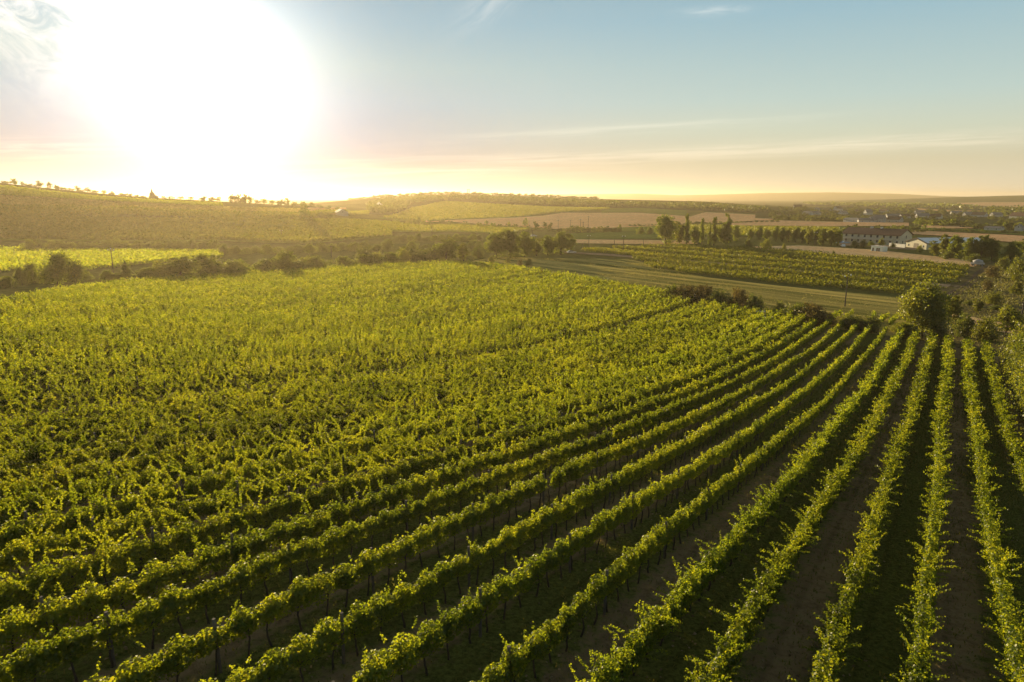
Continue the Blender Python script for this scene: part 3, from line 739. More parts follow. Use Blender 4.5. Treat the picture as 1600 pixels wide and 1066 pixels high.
for u in np.arange(122, 62, -6.5):
    x, y = xy(u, -10.3 + .6 * math.sin(u)); p = np.array([x, y, float(H(x, y))])
    d = depth(p)
    T('bank' if i % 2 == 0 else 'bank_b', 0, 0, (5.0 + .9 * math.sin(i * 2.1)) * F / d, 7.8 * F / d, bank_lab[i], 'shrub', 'shrub', 'shrub bank beside the vineyard', p); i += 1

# rough ground on the lane side
for v_, x, y, h, w, l in [
    ('bush_olive', 1566, 423, 22, 26, 'round olive bush beside the hay trailer'), ('broad', 1578, 412, 34, 30, 'dark tree behind the round olive bush'),
    ('broad_b', 1600, 402, 30, 28, 'dark tree farthest along the lane by the frame edge'), ('bush_olive', 1590, 440, 36, 40, 'big round sunlit bush by the lane at the frame edge'),
    ('bush_b', 1612, 446, 38, 44, 'dark bush behind the big round sunlit bush'), ('bush_dry', 1549, 434, 17, 26, 'reddish bush on the lane bend'), ('bush_dry', 1543, 454, 15, 18, 'small reddish bush below the lane bend'),
    ('loose', 1585, 466, 27, 20, 'thin small tree standing alone in the rough grass'), ('bush_olive', 1550, 476, 21, 38, 'wide olive bush in the middle of the rough grass'),
    ('broad_light', 1527, 490, 23, 22, 'pale green young tree in the rough grass'), ('bush_olive', 1574, 494, 18, 28, 'olive bush near the leaning pole'), ('bush_b', 1513, 478, 9, 18, 'low dark shrub behind the pale young tree'),
    ('bush_b', 1556, 485, 8, 26, 'low dark hedge clump below the wide olive bush'), ('bush_olive', 1500, 505, 14, 24, 'low olive shrub on the dry verge')]:
    T(v_, x, y, h, w, l, 'tree' if v_ in ('broad', 'broad_b', 'loose', 'broad_light') else 'bush')

# poplars and their company
for v_, x, y, h, w, l in [
    ('broad', 1040, 382, 44, 42, 'big round-headed tree at the sunny end of the poplar group'), ('broad_light', 1061, 381, 34, 28, 'light green tree between the round-headed tree and the first poplar'),
    ('poplar', 1072, 383, 50, 14, 'tallest poplar, nearest to the round-headed tree'), ('broad_b', 1085, 382, 27, 20, 'low bushy tree between the first two poplars'),
    ('poplar', 1096, 381, 41, 12, 'slim poplar standing apart, second in the group'), ('poplar_b', 1108, 383, 36, 9, 'short slim poplar touching a taller one'),
    ('poplar', 1115, 384, 46, 14, 'tall poplar with a short one at its side'), ('poplar_b', 1136, 380, 47, 15, 'tall poplar rising out of a broad tree'),
    ('broad_b', 1131, 380, 30, 30, 'broad tree at the foot of the last poplar'), ('broad', 1149, 377, 24, 18, 'rounded tree at the shaded end of the poplar group'),
    ('bush', 1000, 367, 13, 18, 'dark bush in the hedge before the round-headed tree'), ('bush_b', 1015, 367, 12, 20, 'wide dark bush next to the round-headed tree'), ('bush', 968, 363, 12, 10, 'single round bush in the field before the poplars'),
    ('broad_b', 1172, 374, 15, 14, 'small tree first after the poplars'), ('broad', 1186, 375, 21, 15, 'pointed tree second after the poplars'), ('broad_b', 1199, 374, 15, 16, 'round dark tree third after the poplars'),
    ('bush', 1170, 390, 16, 18, 'dark bush in front of the trees after the poplars'), ('bush_olive', 1196, 390, 16, 24, 'olive bush pair in front of the trees after the poplars'), ('bush_olive', 1225, 391, 11, 9, 'small olive bush at the edge of the flat vine rows'),
    ('bush_b', 1268, 401, 8, 9, 'dark dot of a bush among the flat vine rows'), ('bush_b', 1302, 401, 9, 8, 'second dark bush among the flat vine rows, nearer the guest house')]:
    T(v_, x, y, h, w, l, 'poplar' if 'poplar' in v_ else 'bush' if 'bush' in v_ else 'tree', 'tree' if 'poplar' in v_ else None)
g = 'tree row before the guest house'
for k, (x, y, h, w) in enumerate([(1212, 377, 23, 15), (1222, 378, 22, 15), (1232, 378, 21, 15), (1243, 379, 23, 15), (1253, 380, 21, 15), (1263, 382, 27, 17), (1275, 382, 24, 16), (1286, 384, 26, 18), (1298, 385, 28, 19), (1308, 384, 24, 16)]):
    T(['broad', 'broad_b', 'broad_light'][k % 3], x, y, h, w, 'leafy tree in the continuous tree row between the poplars and the guest house', 'tree', 'tree', g)
for k, (v_, x, y, h, w, l) in enumerate([
    ('bush', 1336, 387, 11, 16, 'dark round shrub before the guest house, nearest the parked cars'), ('bush_b', 1349, 387, 11, 18, 'dark shrub before the middle of the guest house'), ('bush', 1361, 386, 9, 14, 'dark shrub behind the mint hut roof'),
    ('broad_light', 1377, 387, 15, 13, 'golden small tree against the guest house wall'), ('bush_b', 1395, 388, 8, 12, 'dark shrub by the low white wall'), ('bush_olive', 1437, 394, 11, 14, 'olive bush before the gable of the blue-roofed hall'),
    ('broad_light', 1461, 401, 24, 26, 'golden bushy tree next to the blue-roofed hall'), ('broad_light', 1475, 403, 36, 22, 'tall golden tree in the copse next to the blue-roofed hall'), ('broad', 1493, 405, 36, 28, 'large dark tree in the middle of the copse'),
    ('broad', 1512, 408, 36, 28, 'large tree in the copse, second before the hay trailer'), ('broad_b', 1531, 409, 40, 28, 'large dark tree right behind the hay trailer'), ('broad', 1549, 410, 36, 26, 'dark tree at the lane end of the copse'),
    ('bush_b', 1480, 406, 14, 30, 'dark undergrowth bush along the copse edge near the hall'), ('bush_b', 1520, 411, 14, 34, 'dark undergrowth bush along the copse edge near the trailer')]):
    T(v_, x, y, h, w, l, 'bush' if 'bush' in v_ else 'tree')

# sunny side: tree belt and hedges behind the slope
for v_, x, y, h, w, l in [
    ('broad_b', 697, 409, 34, 38, 'bulky dark tree in the belt, with a pointed shoulder'), ('broad_light', 724, 408, 27, 26, 'light tree next to the bulky dark one in the belt'), ('bush_b', 747, 404, 18, 28, 'dark bush between the light tree and the tall clump'),
    ('broad', 776, 404, 38, 40, 'tall clump tree at the sunny end of the big clump'), ('broad', 797, 404, 44, 44, 'tallest tree of the big clump behind the meadow'), ('broad_b', 820, 402, 38, 38, 'dark tree in the middle of the big clump'),
    ('broad_light', 838, 400, 27, 28, 'golden-edged tree in the dip of the big clump'), ('broad_b', 856, 399, 30, 30, 'dark tree in the second half of the big clump'), ('broad', 876, 398, 35, 42, 'wide dark tree beside the silver car'), ('broad_b', 891, 395, 26, 24, 'end tree of the big clump above the silver car'),
    ('broad_light', 768, 414, 14, 12, 'small lone tree in the meadow, first from the vines'), ('loose', 793, 415, 13, 11, 'thin small tree in the meadow, second from the vines'), ('bush_dry', 812, 417, 10, 11, 'dark dry bush in the meadow'), ('bush', 826, 416, 12, 14, 'green bush in the meadow, farthest from the vines'),
    ('bush', 645, 390, 14, 24, 'round-topped dark bush in the grass behind the belt'), ('bush_b', 666, 391, 9, 22, 'low dark bush beside the round-topped one'), ('broad_light', 704, 390, 20, 16, 'slim light tree rising behind the belt'),
    ('conifer', 198, 438, 33, 24, 'cone-shaped dark shrub beside the pole with white insulators'), ('bush', 90, 444, 50, 66, 'biggest shadowy bush at the corner of the slope'), ('bush_b', 120, 443, 36, 44, 'shadowy bush leaning on the biggest bush'), ('bush', 35, 446, 30, 26, 'upright shadowy bush before the yellow field')]:
    T(v_, x, y, h, w, l, 'bush' if 'bush' in v_ else 'shrub' if v_ == 'conifer' else 'tree')
g = 'bushes in the hazy hedge behind the slope'
for x, y, h, w in [(8, 452, 26, 40), (58, 446, 30, 44), (145, 443, 16, 30), (172, 441, 15, 30), (232, 444, 20, 40), (258, 443, 32, 48), (290, 441, 34, 58), (322, 439, 36, 58), (352, 436, 36, 50), (382, 434, 38, 46), (412, 432, 34, 50), (442, 429, 30, 52), (472, 427, 26, 52), (502, 425, 26, 50), (532, 423, 25, 46), (562, 421, 24, 46), (598, 416, 26, 42), (624, 413, 24, 42), (650, 412, 22, 42), (675, 411, 24, 42)]:
    for _ in range(random.choice([1, 1, 2])): T(random.choice(['bush', 'bush_olive', 'bush', 'broad_b', 'bush_b']), x + random.uniform(-12, 12), y - random.uniform(0, 7), h * random.uniform(.65, 1.15), w * random.uniform(.9, 1.35), 'shadowy bush in the hazy hedge along the top edge of the slope', 'bush', 'bush', g)
g = 'hedge beside the yellow field'
for x in range(46, 350, 17): T(random.choice(['bush', 'bush_b']), x, 392 + random.uniform(-1, 1), random.uniform(13, 19), 28, 'dim hedge bush along the far side of the yellow field', 'bush', 'bush', g)
for x in range(350, 610, 17): T(random.choice(['bush', 'bush_b']), x, 398 - (x - 350) * .03 + random.uniform(-2, 2), random.uniform(9, 16), 28, 'dim hedge bush between the glaring slope and the shadowy hedge', 'bush', 'bush', 'hedge below the glaring slope')
g = 'hedge behind the grass strips'
for x in range(618, 760, 12): T(random.choice(['bush', 'bush_b']), x, 377 + random.uniform(-.6, .6), random.uniform(7, 12), 20, 'dark hedge bush below the striped green field', 'bush', 'bush', g)
for x in range(712, 770, 12): T('bush_b', x, 390, random.uniform(10, 13), 20, 'dark bush in the short hedge beside the slim light tree', 'bush', 'bush', 'short hedge behind the belt')
# bare tree
p = P(675, 374); d = depth(p); b = MB(); hh = 26 * d / F
b.tube([(0, 0, -.2), (0, .1, hh * .35), (.1, 0, hh * .6), (0, .2, hh)], [.22, .16, .1, .03], 6)
for k in range(16):
    z = hh * (.3 + .04 * k); a = k * 2.4; l = hh * .22 * (1.2 - .045 * k)
    b.tube([(0, .05, z), (l * .5 * math.cos(a), l * .5 * math.sin(a), z + l * .6), (l * .8 * math.cos(a), l * .8 * math.sin(a), z + l * 1.5)], [.08, .05, .015], 4)
r_ = empty('bare_tree', p, 0, 'bare dead tree with upright branches above the hedge', 'tree'); b.build('trunk', BARK, r_)

g = 'small trees along the stubble field hedge'
for x in range(606, 868, 11):
    p = P(x, 348 + (x - 610) * .052 + random.uniform(-.5, .5)); d = depth(p)
    far_tree(p, random.uniform(4, 8) * d / F, 15 * d / F, 'low hedge tree on the near edge of the broad stubble field', g)
for x, y, h, w, l in [(692, 349, 9, 8, 'round tree alone before the sunny green field'), (655, 346, 8, 8, 'small round tree nearest the sunny end of the field hedge'), (760, 352, 8, 7, 'small round tree at the middle of the stubble edge'), (795, 354, 8, 7, 'small tree on the stubble edge before the pointed one'), (820, 354, 12, 9, 'pointed small tree on the stubble edge'),
                      (837, 357, 10, 11, 'round dark tree of the three beside the power poles'), (852, 358, 11, 10, 'middle dark tree of the three beside the power poles'), (860, 358, 9, 9, 'dark tree of the three nearest the power poles')]:
    p = P(x, y); d = depth(p); far_tree(p, h * d / F, w * d / F, l, None)
g = 'bushes under the power poles'
for x in range(874, 966, 9):
    p = P(x, 363 + random.uniform(-.5, .3)); d = depth(p); far_tree(p, random.uniform(6, 10) * d / F, 16 * d / F, 'bush in the dark hedge under the power poles', g, 'bush', 'far_bush')
for x in range(985, 1100, 7):
    p = P(x, 354.5 - (x - 985) * .03); d = depth(p); far_tree(p, random.uniform(2.5, 4) * d / F, 8 * d / F, 'small bush dotted along the stubble edge behind the poplars', 'bushes behind the poplars', 'bush', 'far_bush')
for x in range(1078, 1215, 8):
    p = P(x, 350.5 - (x - 1078) * .02); d = depth(p); far_tree(p, random.uniform(2.5, 5) * d / F, 9 * d / F, 'small bush on the border between two stubble fields', 'bushes between the stubble fields', 'bush', 'far_bush')
g = 'trees behind the guest house'
for x in range(1322, 1445, 8):
    p = P(x, 363.5); d = depth(p); far_tree(p, random.uniform(8, 12) * d / F, 13 * d / F, 'dark tree showing above the guest house roof', g)
g = 'trees along the village edge'
for x in range(1212, 1330, 7):
    p = P(x, 346.0 + random.uniform(-1.2, .2)); d = depth(p); far_tree(p, random.uniform(6, 9) * d / F, 12 * d / F, 'tree in the belt on the village edge above the long stubble strip', g)
for x in range(1432, 1610, 6):
    p = P(x, 352 + (x - 1432) * .05 + random.uniform(-1.5, 1)); d = depth(p); far_tree(p, random.uniform(7, 13) * d / F, 14 * d / F, 'tree in the belt behind the broad stubble field, beyond the guest house', 'trees beyond the broad stubble field')
for x in range(1460, 1610, 7):
    p = P(x, 361 + (x - 1460) * .04); d = depth(p); far_tree(p, random.uniform(3, 6) * d / F, 12 * d / F, 'low bush on the far edge of the broad stubble field', 'bushes on the stubble field edge', 'bush', 'far_bush')
g = 'trees among the village houses'
for k in range(150):
    x = random.uniform(1200, 1610); y = 327.5 + 16 * random.random() + max(0, (x - 1400) * .03)
    p = P(x, y); d = depth(p); far_tree(p, random.uniform(4, 7) * d / F, random.uniform(9, 15) * d / F, 'dark tree among the distant village houses', g, k=random.choice([1, 5, 6, 3, 0]))
g = 'trees on the hazy slope skyline'
for x, h, w in [(25, 8, 14), (38, 6, 9), (65, 10, 12), (80, 10, 11), (91, 6, 9), (123, 8, 10), (138, 7, 13), (163, 6, 10), (176, 5, 9), (205, 4, 9), (100, 4, 10), (50, 4, 10), (148, 4, 8), (10, 4, 12), (190, 4, 8)]:
    p = at_range(x, 665); d = depth(p); far_tree(p, h * d / F, w * d / F, 'small tree standing on the hazy hill crest beside the sun', g)
for x, h in [(268, 4), (282, 5), (298, 5), (318, 6), (330, 6), (340, 7), (402, 6), (412, 9), (424, 7), (437, 8), (447, 11), (460, 6), (472, 7), (486, 8), (498, 6), (512, 7), (526, 7), (540, 6)]:
    p = at_range(x, 700); d = depth(p); far_tree(p, h * d / F, 14 * d / F, 'tree in the ragged line under the sun glare', 'trees under the sun glare')
for x in (361, 368, 375, 382, 389):
    p = at_range(x, 640); d = depth(p); far_tree(p, 13 * d / F, 13 * d / F, 'tree in the flat-topped block of trees under the sun', 'flat-topped block of trees')
p = P(475, 340); d = depth(p); far_tree(p, 17 * d / F, 20 * d / F, 'large round tree standing alone on the glaring slope', None)
for x, y, h in [(500, 339, 8), (515, 341, 6), (430, 348, 6), (445, 349, 7), (410, 350, 5), (395, 352, 6), (380, 350, 6), (360, 352, 5)]:
    p = P(x, y); d = depth(p); far_tree(p, h * d / F, 16 * d / F, 'dim tree on the glaring slope near the round one', 'trees on the glaring slope')
for x in np.arange(-10, 262, 5.):
    if random.random() < .3: continue
    p = at_range(x + random.uniform(-2, 2), random.uniform(640, 672)); d = depth(p); far_tree(p, random.uniform(1.5, 4) * d / F, random.uniform(7, 13) * d / F, 'low bush in the ragged scrub along the hazy hill crest', 'scrub along the hazy hill crest', 'bush', 'far_bush')
g = 'trees along the middle hill crest'
for x in np.arange(545, 935, 4.2):
    p = at_range(x + random.uniform(-2, 2), random.uniform(1370, 1420)); d = depth(p); far_tree(p, random.uniform(1.5, 4.5) * d / F, random.uniform(8, 16) * d / F, 'tiny tree on the wooded crest of the middle hill', g)
# woods that read as one mass
def wood(name, poly, n, size, hm):
    xs = [p[0] for p in poly]; ys = [p[1] for p in poly]
    pts = []
    while len(pts) < n:
        x, y = random.uniform(min(xs), max(xs)), random.uniform(min(ys), max(ys))
        if inside(np.array([x]), np.array([y]), poly)[0]: pts.append(P(x, y))
    pts = np.array(pts); k = 34
    C = np.repeat(pts, k, 0) + rng.normal(size=(n * k, 3)) * np.array([2.6, 2.6, 0]) * hm / 6
    C[:, 2] += rng.random(n * k) ** .7 * hm * np.repeat(rng.uniform(.5, 1.2, n), k)
    V, Fq = leaf_quads(C, rng.normal(size=C.shape) + [0, 0, .3], size * rng.uniform(.6, 1.4, len(C)))
    tag(mesh_obj(name, mesh_np(name, V, Fq, DARK)), kind='stuff')
wood('far_woods', [(575, 322), (600, 312), (640, 309), (690, 309), (690, 312), (640, 320), (620, 334), (580, 335)], 260, 2.2, 6)
wood('far_woods', [(700, 310), (800, 311), (870, 315), (1000, 321), (1100, 322), (1195, 328), (1195, 333), (1080, 328), (1000, 325), (900, 323), (800, 318), (720, 313)], 420, 2.6, 6)
wood('far_woods', [(1250, 319), (1400, 320), (1500, 323), (1530, 328), (1440, 326), (1300, 323)], 260, 5, 8)
wood('far_woods', [(1530, 329), (1600, 326), (1640, 328), (1640, 340), (1560, 340)], 90, 3, 9)

# vines in the far yellow field, too many and too small to count: upright leaf tufts in lines
def crop(name, near, far, rows, cols, size, mat, hm=1.5):
    a = resample([P(*p)[:2] for p in near], cols); b_ = resample([P(*p)[:2] for p in far], cols)
    t = ((np.arange(rows) + .5) / rows)[:, None, None]
    G = (a[None] * (1 - t) + b_[None] * t).reshape(-1, 2) + rng.normal(size=(rows * cols, 2)) * .35
    k = 3; G = np.repeat(G, k, 0) + rng.normal(size=(len(G) * k, 2)) * .5
    C = np.stack([G[:, 0], G[:, 1], H(G[:, 0], G[:, 1]) + .3 + rng.random(len(G)) * hm], 1)
    V, Fq = leaf_quads(C, rng.normal(size=C.shape) * [1, 1, .5], size * rng.uniform(.6, 1.4, len(C)))
    tag(mesh_obj(name, mesh_np(name, V, Fq, mat)), kind='stuff')
crop('yellow_vines', [(-60, 424), (60, 424), (140, 422), (250, 412), (345, 404)], [(-60, 388), (60, 390), (140, 392), (250, 394), (345, 396)], 46, 130, .9, VINE)
crop('slope_vines', [(-60, 374), (100, 376), (345, 376), (480, 381), (610, 371)], [(-60, 336), (100, 340), (345, 344), (480, 346), (610, 349)], 60, 250, 1.5, VINE_LOW, 1.6)
crop('slope_vines', [(-60, 335), (100, 337), (200, 336), (345, 341), (480, 342), (575, 336)], [(-60, 322), (100, 325), (200, 326), (345, 333), (480, 335), (575, 331)], 26, 230, 1.3, VINE_LOW, 1.5)
crop('hill_grass', [(-60, 320), (100, 323), (200, 324), (345, 331), (470, 333)], [(-60, 306), (100, 312), (200, 316), (345, 325), (470, 328)], 24, 200, 1.2, DRYG, .7)
crop('slope_vines', [(-60, 304), (60, 309), (150, 315), (230, 319), (345, 324)], [(-60, 287), (60, 299), (150, 309), (230, 314), (345, 320)], 30, 170, 1.3, VINE, 1.2)
for line_, hh_ in (([(-30, 321), (100, 324), (200, 325), (345, 332), (470, 334)], 3.), ([(-30, 305), (60, 310), (150, 315.5), (240, 319.5)], 2.5), ([(-30, 337), (100, 339), (220, 339), (350, 344), (480, 346), (600, 349)], 4.), ([(300, 352), (380, 356), (470, 358)], 6.)):
    for x in np.arange(line_[0][0], line_[-1][0], 6.5):
        if vnoise(np.array(x / 34.), hh_) < .42: continue
        y = np.interp(x, [q[0] for q in line_], [q[1] for q in line_]); p = P(x, y); d = depth(p)
        far_tree(p, random.uniform(.6, 1.25) * hh_ * d / F, random.uniform(9, 15) * d / F, 'scrub bush in the broken hedges between the plots of the hazy slope', 'broken hedges on the hazy slope', 'bush', 'far_bush')
crop('far_vines', [(606, 362), (700, 362), (790, 366), (825, 361)], [(610, 349), (700, 352), (790, 358), (825, 358)], 30, 100, 1.2, VINE_LOW, 1.4)
crop('far_vines', [(1080, 367), (1165, 369), (1310, 369)], [(1080, 352), (1143, 354), (1310, 356)], 34, 120, 1.0, VINE_LOW, .8)
crop('far_vines', [(600, 341), (700, 344), (800, 340), (860, 333), (950, 328)], [(645, 326), (690, 316), (750, 319), (860, 325), (950, 325.5)], 60, 150, 2.0, VINE_LOW, 1.2)

# grass: meadow tufts, rough ground and weeds under the vines
def tufts(name, poly_xy, n, smin, mat, hm, kk=.0022):
    poly_xy = [tuple(p) for p in poly_xy]
    xs = [p[0] for p in poly_xy]; ys = [p[1] for p in poly_xy]
    X = rng.uniform(min(xs), max(xs), n * 3); Y = rng.uniform(min(ys), max(ys), n * 3)
    ok = inside(X, Y, poly_xy); X, Y = X[ok][:n], Y[ok][:n]
    d = np.hypot(X, Y); px, py, dep = pix(X, Y, H(X, Y))
    ok = (px > -60) & (px < 1680) & (py < 1130) & (dep > 2); X, Y, d = X[ok], Y[ok], d[ok]
    pat = vnoise(X / 3.1 + 5, 3) * vnoise(Y / 2.7, 8); ok = rng.random(len(X)) < .25 + 1.5 * pat; X, Y, d = X[ok], Y[ok], d[ok]
    s = np.maximum(smin, kk * d) * rng.uniform(.6, 1.3, len(X))
    a = rng.uniform(0, 2 * math.pi, len(X)); w = .28 * s
    B = np.stack([np.cos(a) * w, np.sin(a) * w, 0 * a], 1)
    lean = np.stack([rng.normal(size=len(X)) * .35, rng.normal(size=len(X)) * .35, np.ones(len(X))], 1) * (s * hm)[:, None]
    C = np.stack([X, Y, H(X, Y) + .06], 1)
    V = np.stack([C - B, C + B, C + lean + B * .35, C + lean - B * .35], 1).reshape(-1, 3)
    tag(mesh_obj(name, mesh_np(name, V, np.arange(len(V)).reshape(-1, 4), mat)), kind='stuff')
tufts('meadow_grass', [P(*p)[:2] for p in [(700, 416), (860, 432), (1000, 458), (1200, 498), (1330, 517), (1425, 530), (1425, 469), (1212, 448), (1103, 435), (985, 408), (860, 405), (770, 404)]], 30000, .12, DRYG, .9, .0011)
tufts('rough_grass', [P(*p)[:2] for p in [(1425, 530), (1540, 551), (1640, 580), (1640, 430), (1540, 424), (1470, 470)]], 40000, .16, GRASS, 1.0, .0014)
tufts('alley_weeds', [(-50, 14), (0, 3), (22, 8), (45, 30), (78, 92), (40, 130), (-20, 110), (-60, 60)], 150000, .10, leaf_mat('weed_blade', [(.06, .075, .015), (.10, .11, .025), (.20, .17, .06)], (.30, .28, .04), .42, .03), 1.1)

tufts('alley_weeds', [(-30, 12), (0, 8), (20, 12), (50, 50), (30, 70), (-30, 50)], 70000, .07, bpy.data.materials['weed_blade'], 1.2, .0020)
# dry leaves and prunings lying in the alleys
n = 22000
X = rng.uniform(-30, 45, n); Y = rng.uniform(10, 60, n); ok = vnoise(X / 2.3, 51) * vnoise(Y / 3.1, 52) + .25 * rng.random(n) > .38; X, Y = X[ok], Y[ok]
C = np.stack([X, Y, H(X, Y) + .05], 1); V, Fq = leaf_quads(C, rng.normal(size=C.shape) * .5 + [0, 0, 1], rng.uniform(.07, .15, len(C)))
tag(mesh_obj('fallen_leaves', mesh_np('fallen_leaves', V, Fq, leaf_mat('fallen_leaf', [(.16, .10, .05), (.26, .18, .09), (.36, .28, .16)], (.2, .14, .06), .2, .02))), kind='stuff')

# ------------------------------------------------------------------ buildings
def gable_house(p, L, W, hw, hr, rz, wallm, roofm, label, name='house', cat='house', group=None, wins=3, storeys=1, chim=True, door=True):
    r = empty(name, p, rz, label, cat, group)
    b = MB(); b.extrude_y([(-0.5 * W, -.6), (.5 * W, -.6), (.5 * W, hw), (0, hw + hr), (-.5 * W, hw)], -L / 2, L / 2); b.build('wall', wallm, r)
    o = .35; t = .18; k = hr / (W / 2)
    b = MB(); b.extrude_y([(-.5 * W - o, hw - o * k), (0, hw + hr), (.5 * W + o, hw - o * k), (.5 * W + o, hw - o * k + t), (0, hw + hr + t * 1.2), (-.5 * W - o, hw - o * k + t)], -L / 2 - .4, L / 2 + .4)
    ro = b.build('roof', roofm, r)
    if chim:
        b = MB(); b.box(.3, .9, -L * .2, -L * .2 + .6, hw + hr * .5, hw + hr + 1.1); b.build('chimney', STONE, ro)
    for s in range(storeys):
        z0 = .9 + s * 2.8
        for i in range(wins):
            y = -L / 2 + L * (i + .5) / wins
            for sx in (-1, 1):
                b = MB(); x = sx * W / 2
                b.box(min(x, x + sx * .06), max(x, x + sx * .06), y - .5, y + .5, z0, z0 + 1.3); w = b.build('window', WHITE, r)
                b = MB(); b.box(min(x + sx * .02, x + sx * .09), max(x + sx * .02, x + sx * .09), y - .4, y + .4, z0 + .1, z0 + 1.2); b.build('pane', GLASSM, w)
    for sy in (-1, 1):
        b = MB(); y = sy * L / 2
        b.box(-.5, .5, min(y, y + sy * .06), max(y, y + sy * .06), hw - .4, hw + .9); w = b.build('window', WHITE, r)
        b = MB(); b.box(-.38, .38, min(y + sy * .02, y + sy * .09), max(y + sy * .02, y + sy * .09), hw - .3, hw + .8); b.build('pane', GLASSM, w)
    return r

# guest house: two storeys, long tiled roof, right gable turned towards the camera
pc = (P(1318, 381) + P(1404, 383)) / 2
pa, pb = P(1316, 378.5), P(1405, 384)
ax = pb - pa; Lg = float(np.hypot(ax[0], ax[1])); ang = math.atan2(ax[1], ax[0])
perp = np.array([-ax[1], ax[0], 0]) / Lg
Wg = 12.5; c = (pa + pb) / 2 + perp * Wg / 2; c[2] = float(H(c[0], c[1]))
gh = empty('guest_house', c, ang - math.pi / 2, 'long cream two-storey guest house with red-brown tiled roof', 'house')
hw, hr = 5.6, 2.9
b = MB(); b.extrude_y([(-Wg / 2, -.6), (Wg / 2, -.6), (Wg / 2, hw), (0, hw + hr), (-Wg / 2, hw)], -Lg / 2, Lg / 2); b.build('wall', CREAM, gh)
k = hr / (Wg / 2)
b = MB(); b.extrude_y([(-Wg / 2 - .9, hw - .9 * k), (0, hw + hr), (Wg / 2 + .9, hw - .9 * k), (Wg / 2 + .9, hw - .9 * k + .25), (0, hw + hr + .3), (-Wg / 2 - .9, hw - .9 * k + .25)], -Lg / 2 - .9, Lg / 2 + .7)
ro = b.build('roof', REDR, gh)
for y, w in ((-.12 * Lg, 1.5), (.06 * Lg, 1.0)):
    b = MB(); b.box(-.5, .5, y, y + w, hw + hr - .2, hw + hr + 1.0); b.build('chimney', WHITE, ro)
for s_ in range(2):
    n = 9
    for i in range(n):
        y = -Lg / 2 + Lg * (i + .6) / n; x = Wg / 2; z0 = .7 + 2.75 * s_
        if s_ == 0 and i in (3, 6):
            b = MB(); b.box(x, x + .08, y - .7, y + .7, 0, 2.3); b.build('door', DOORM, gh)
            continue
        b = MB(); b.box(x, x + .06, y - .75, y + .75, z0 + .1, z0 + 1.75); w = b.build('window', WHITE, gh)
        b = MB(); b.box(x + .03, x + .1, y - .62, y + .62, z0 + .2, z0 + 1.65); b.build('pane', GLASSM, w)
for s_, xo in ((0, -3.2), (0, 3.2), (1, 0)):
    y = Lg / 2; z0 = .8 + 2.75 * s_
    b = MB(); b.box(xo - .6, xo + .6, y, y + .06, z0, z0 + 1.8); w = b.build('window', WHITE, gh)
    b = MB(); b.box(xo - .48, xo + .48, y + .03, y + .1, z0 + .1, z0 + 1.7); b.build('pane', GLASSM, w)
b = MB(); b.box(Wg / 2, Wg / 2 + 1.3, -Lg / 2 + 1, Lg / 2 - 4, 2.7, 2.86); b.build('balcony', WHITE, gh)

# hall with blue metal roof
pa, pb = P(1415, 387), P(1447, 390.5)
gx = pb - pa; Wh = float(np.hypot(gx[0], gx[1])); a2 = math.atan2(gx[1], gx[0])
perp = np.array([-gx[1], gx[0], 0]) / Wh; Lh = 34.
c = (pa + pb) / 2 + perp * Lh / 2; c[2] = float(H(c[0], c[1]))
hall = empty('farm_hall', c, a2, 'low farm hall with pale blue metal roof and cream gable', 'building')
hw, hr = 3.2, 2.2
b = MB(); b.extrude_y([(-Wh / 2, -.6), (Wh / 2, -.6), (Wh / 2, hw), (0, hw + hr), (-Wh / 2, hw)], -Lh / 2, Lh / 2); b.build('wall', CREAM, hall)
k = hr / (Wh / 2)
b = MB(); b.extrude_y([(-Wh / 2 - .6, hw - .6 * k), (0, hw + hr), (Wh / 2 + .6, hw - .6 * k), (Wh / 2 + .6, hw - .6 * k + .2), (0, hw + hr + .22), (-Wh / 2 - .6, hw - .6 * k + .2)], -Lh / 2 - .7, Lh / 2 + .5)
ro = b.build('roof', BRNR, hall)
for i in range(3):
    y0 = -Lh / 2 + i * Lh / 3 + .2; y1 = y0 + Lh / 3 - .6
    for sx in (-1, 1):
        b = MB(); x1 = sx * (Wh / 2 + .3); z1 = hw - .3 * k + .24; xa = sx * .25; za = hw + hr + .24 - .25 * k
        pts = [(xa, y0, za), (x1, y0, z1), (x1, y1, z1), (xa, y1, za)]
        b.poly(pts + [(q[0], q[1], q[2] + .07) for q in pts], [(3, 2, 1, 0), (4, 5, 6, 7), (0, 1, 5, 4), (1, 2, 6, 5), (2, 3, 7, 6), (3, 0, 4, 7)]); b.build('metal_sheet', PANEL, ro)
b = MB(); b.box(-1.8, 1.8, -Lh / 2 - .08, -Lh / 2, 0, 2.8); b.build('gate', STONE, hall)
for xo in (-Wh * .36, Wh * .36):
    b = MB(); b.box(xo - .5, xo + .5, -Lh / 2 - .06, -Lh / 2, 1., 2.2); w = b.build('window', WHITE, hall)
    b = MB(); b.box(xo - .4, xo + .4, -Lh / 2 - .1, -Lh / 2 - .03, 1.1, 2.1); b.build('pane', GLASSM, w)
for i in range(5):
    y = -Lh / 2 + 4 + i * 6.2
    b = MB(); b.box(Wh / 2, Wh / 2 + .06, y, y + 2, 1.2, 2.5); w = b.build('window', WHITE, hall)
    b = MB(); b.box(Wh / 2 + .03, Wh / 2 + .1, y + .15, y + 1.85, 1.3, 2.4); b.build('pane', GLASSM, w)
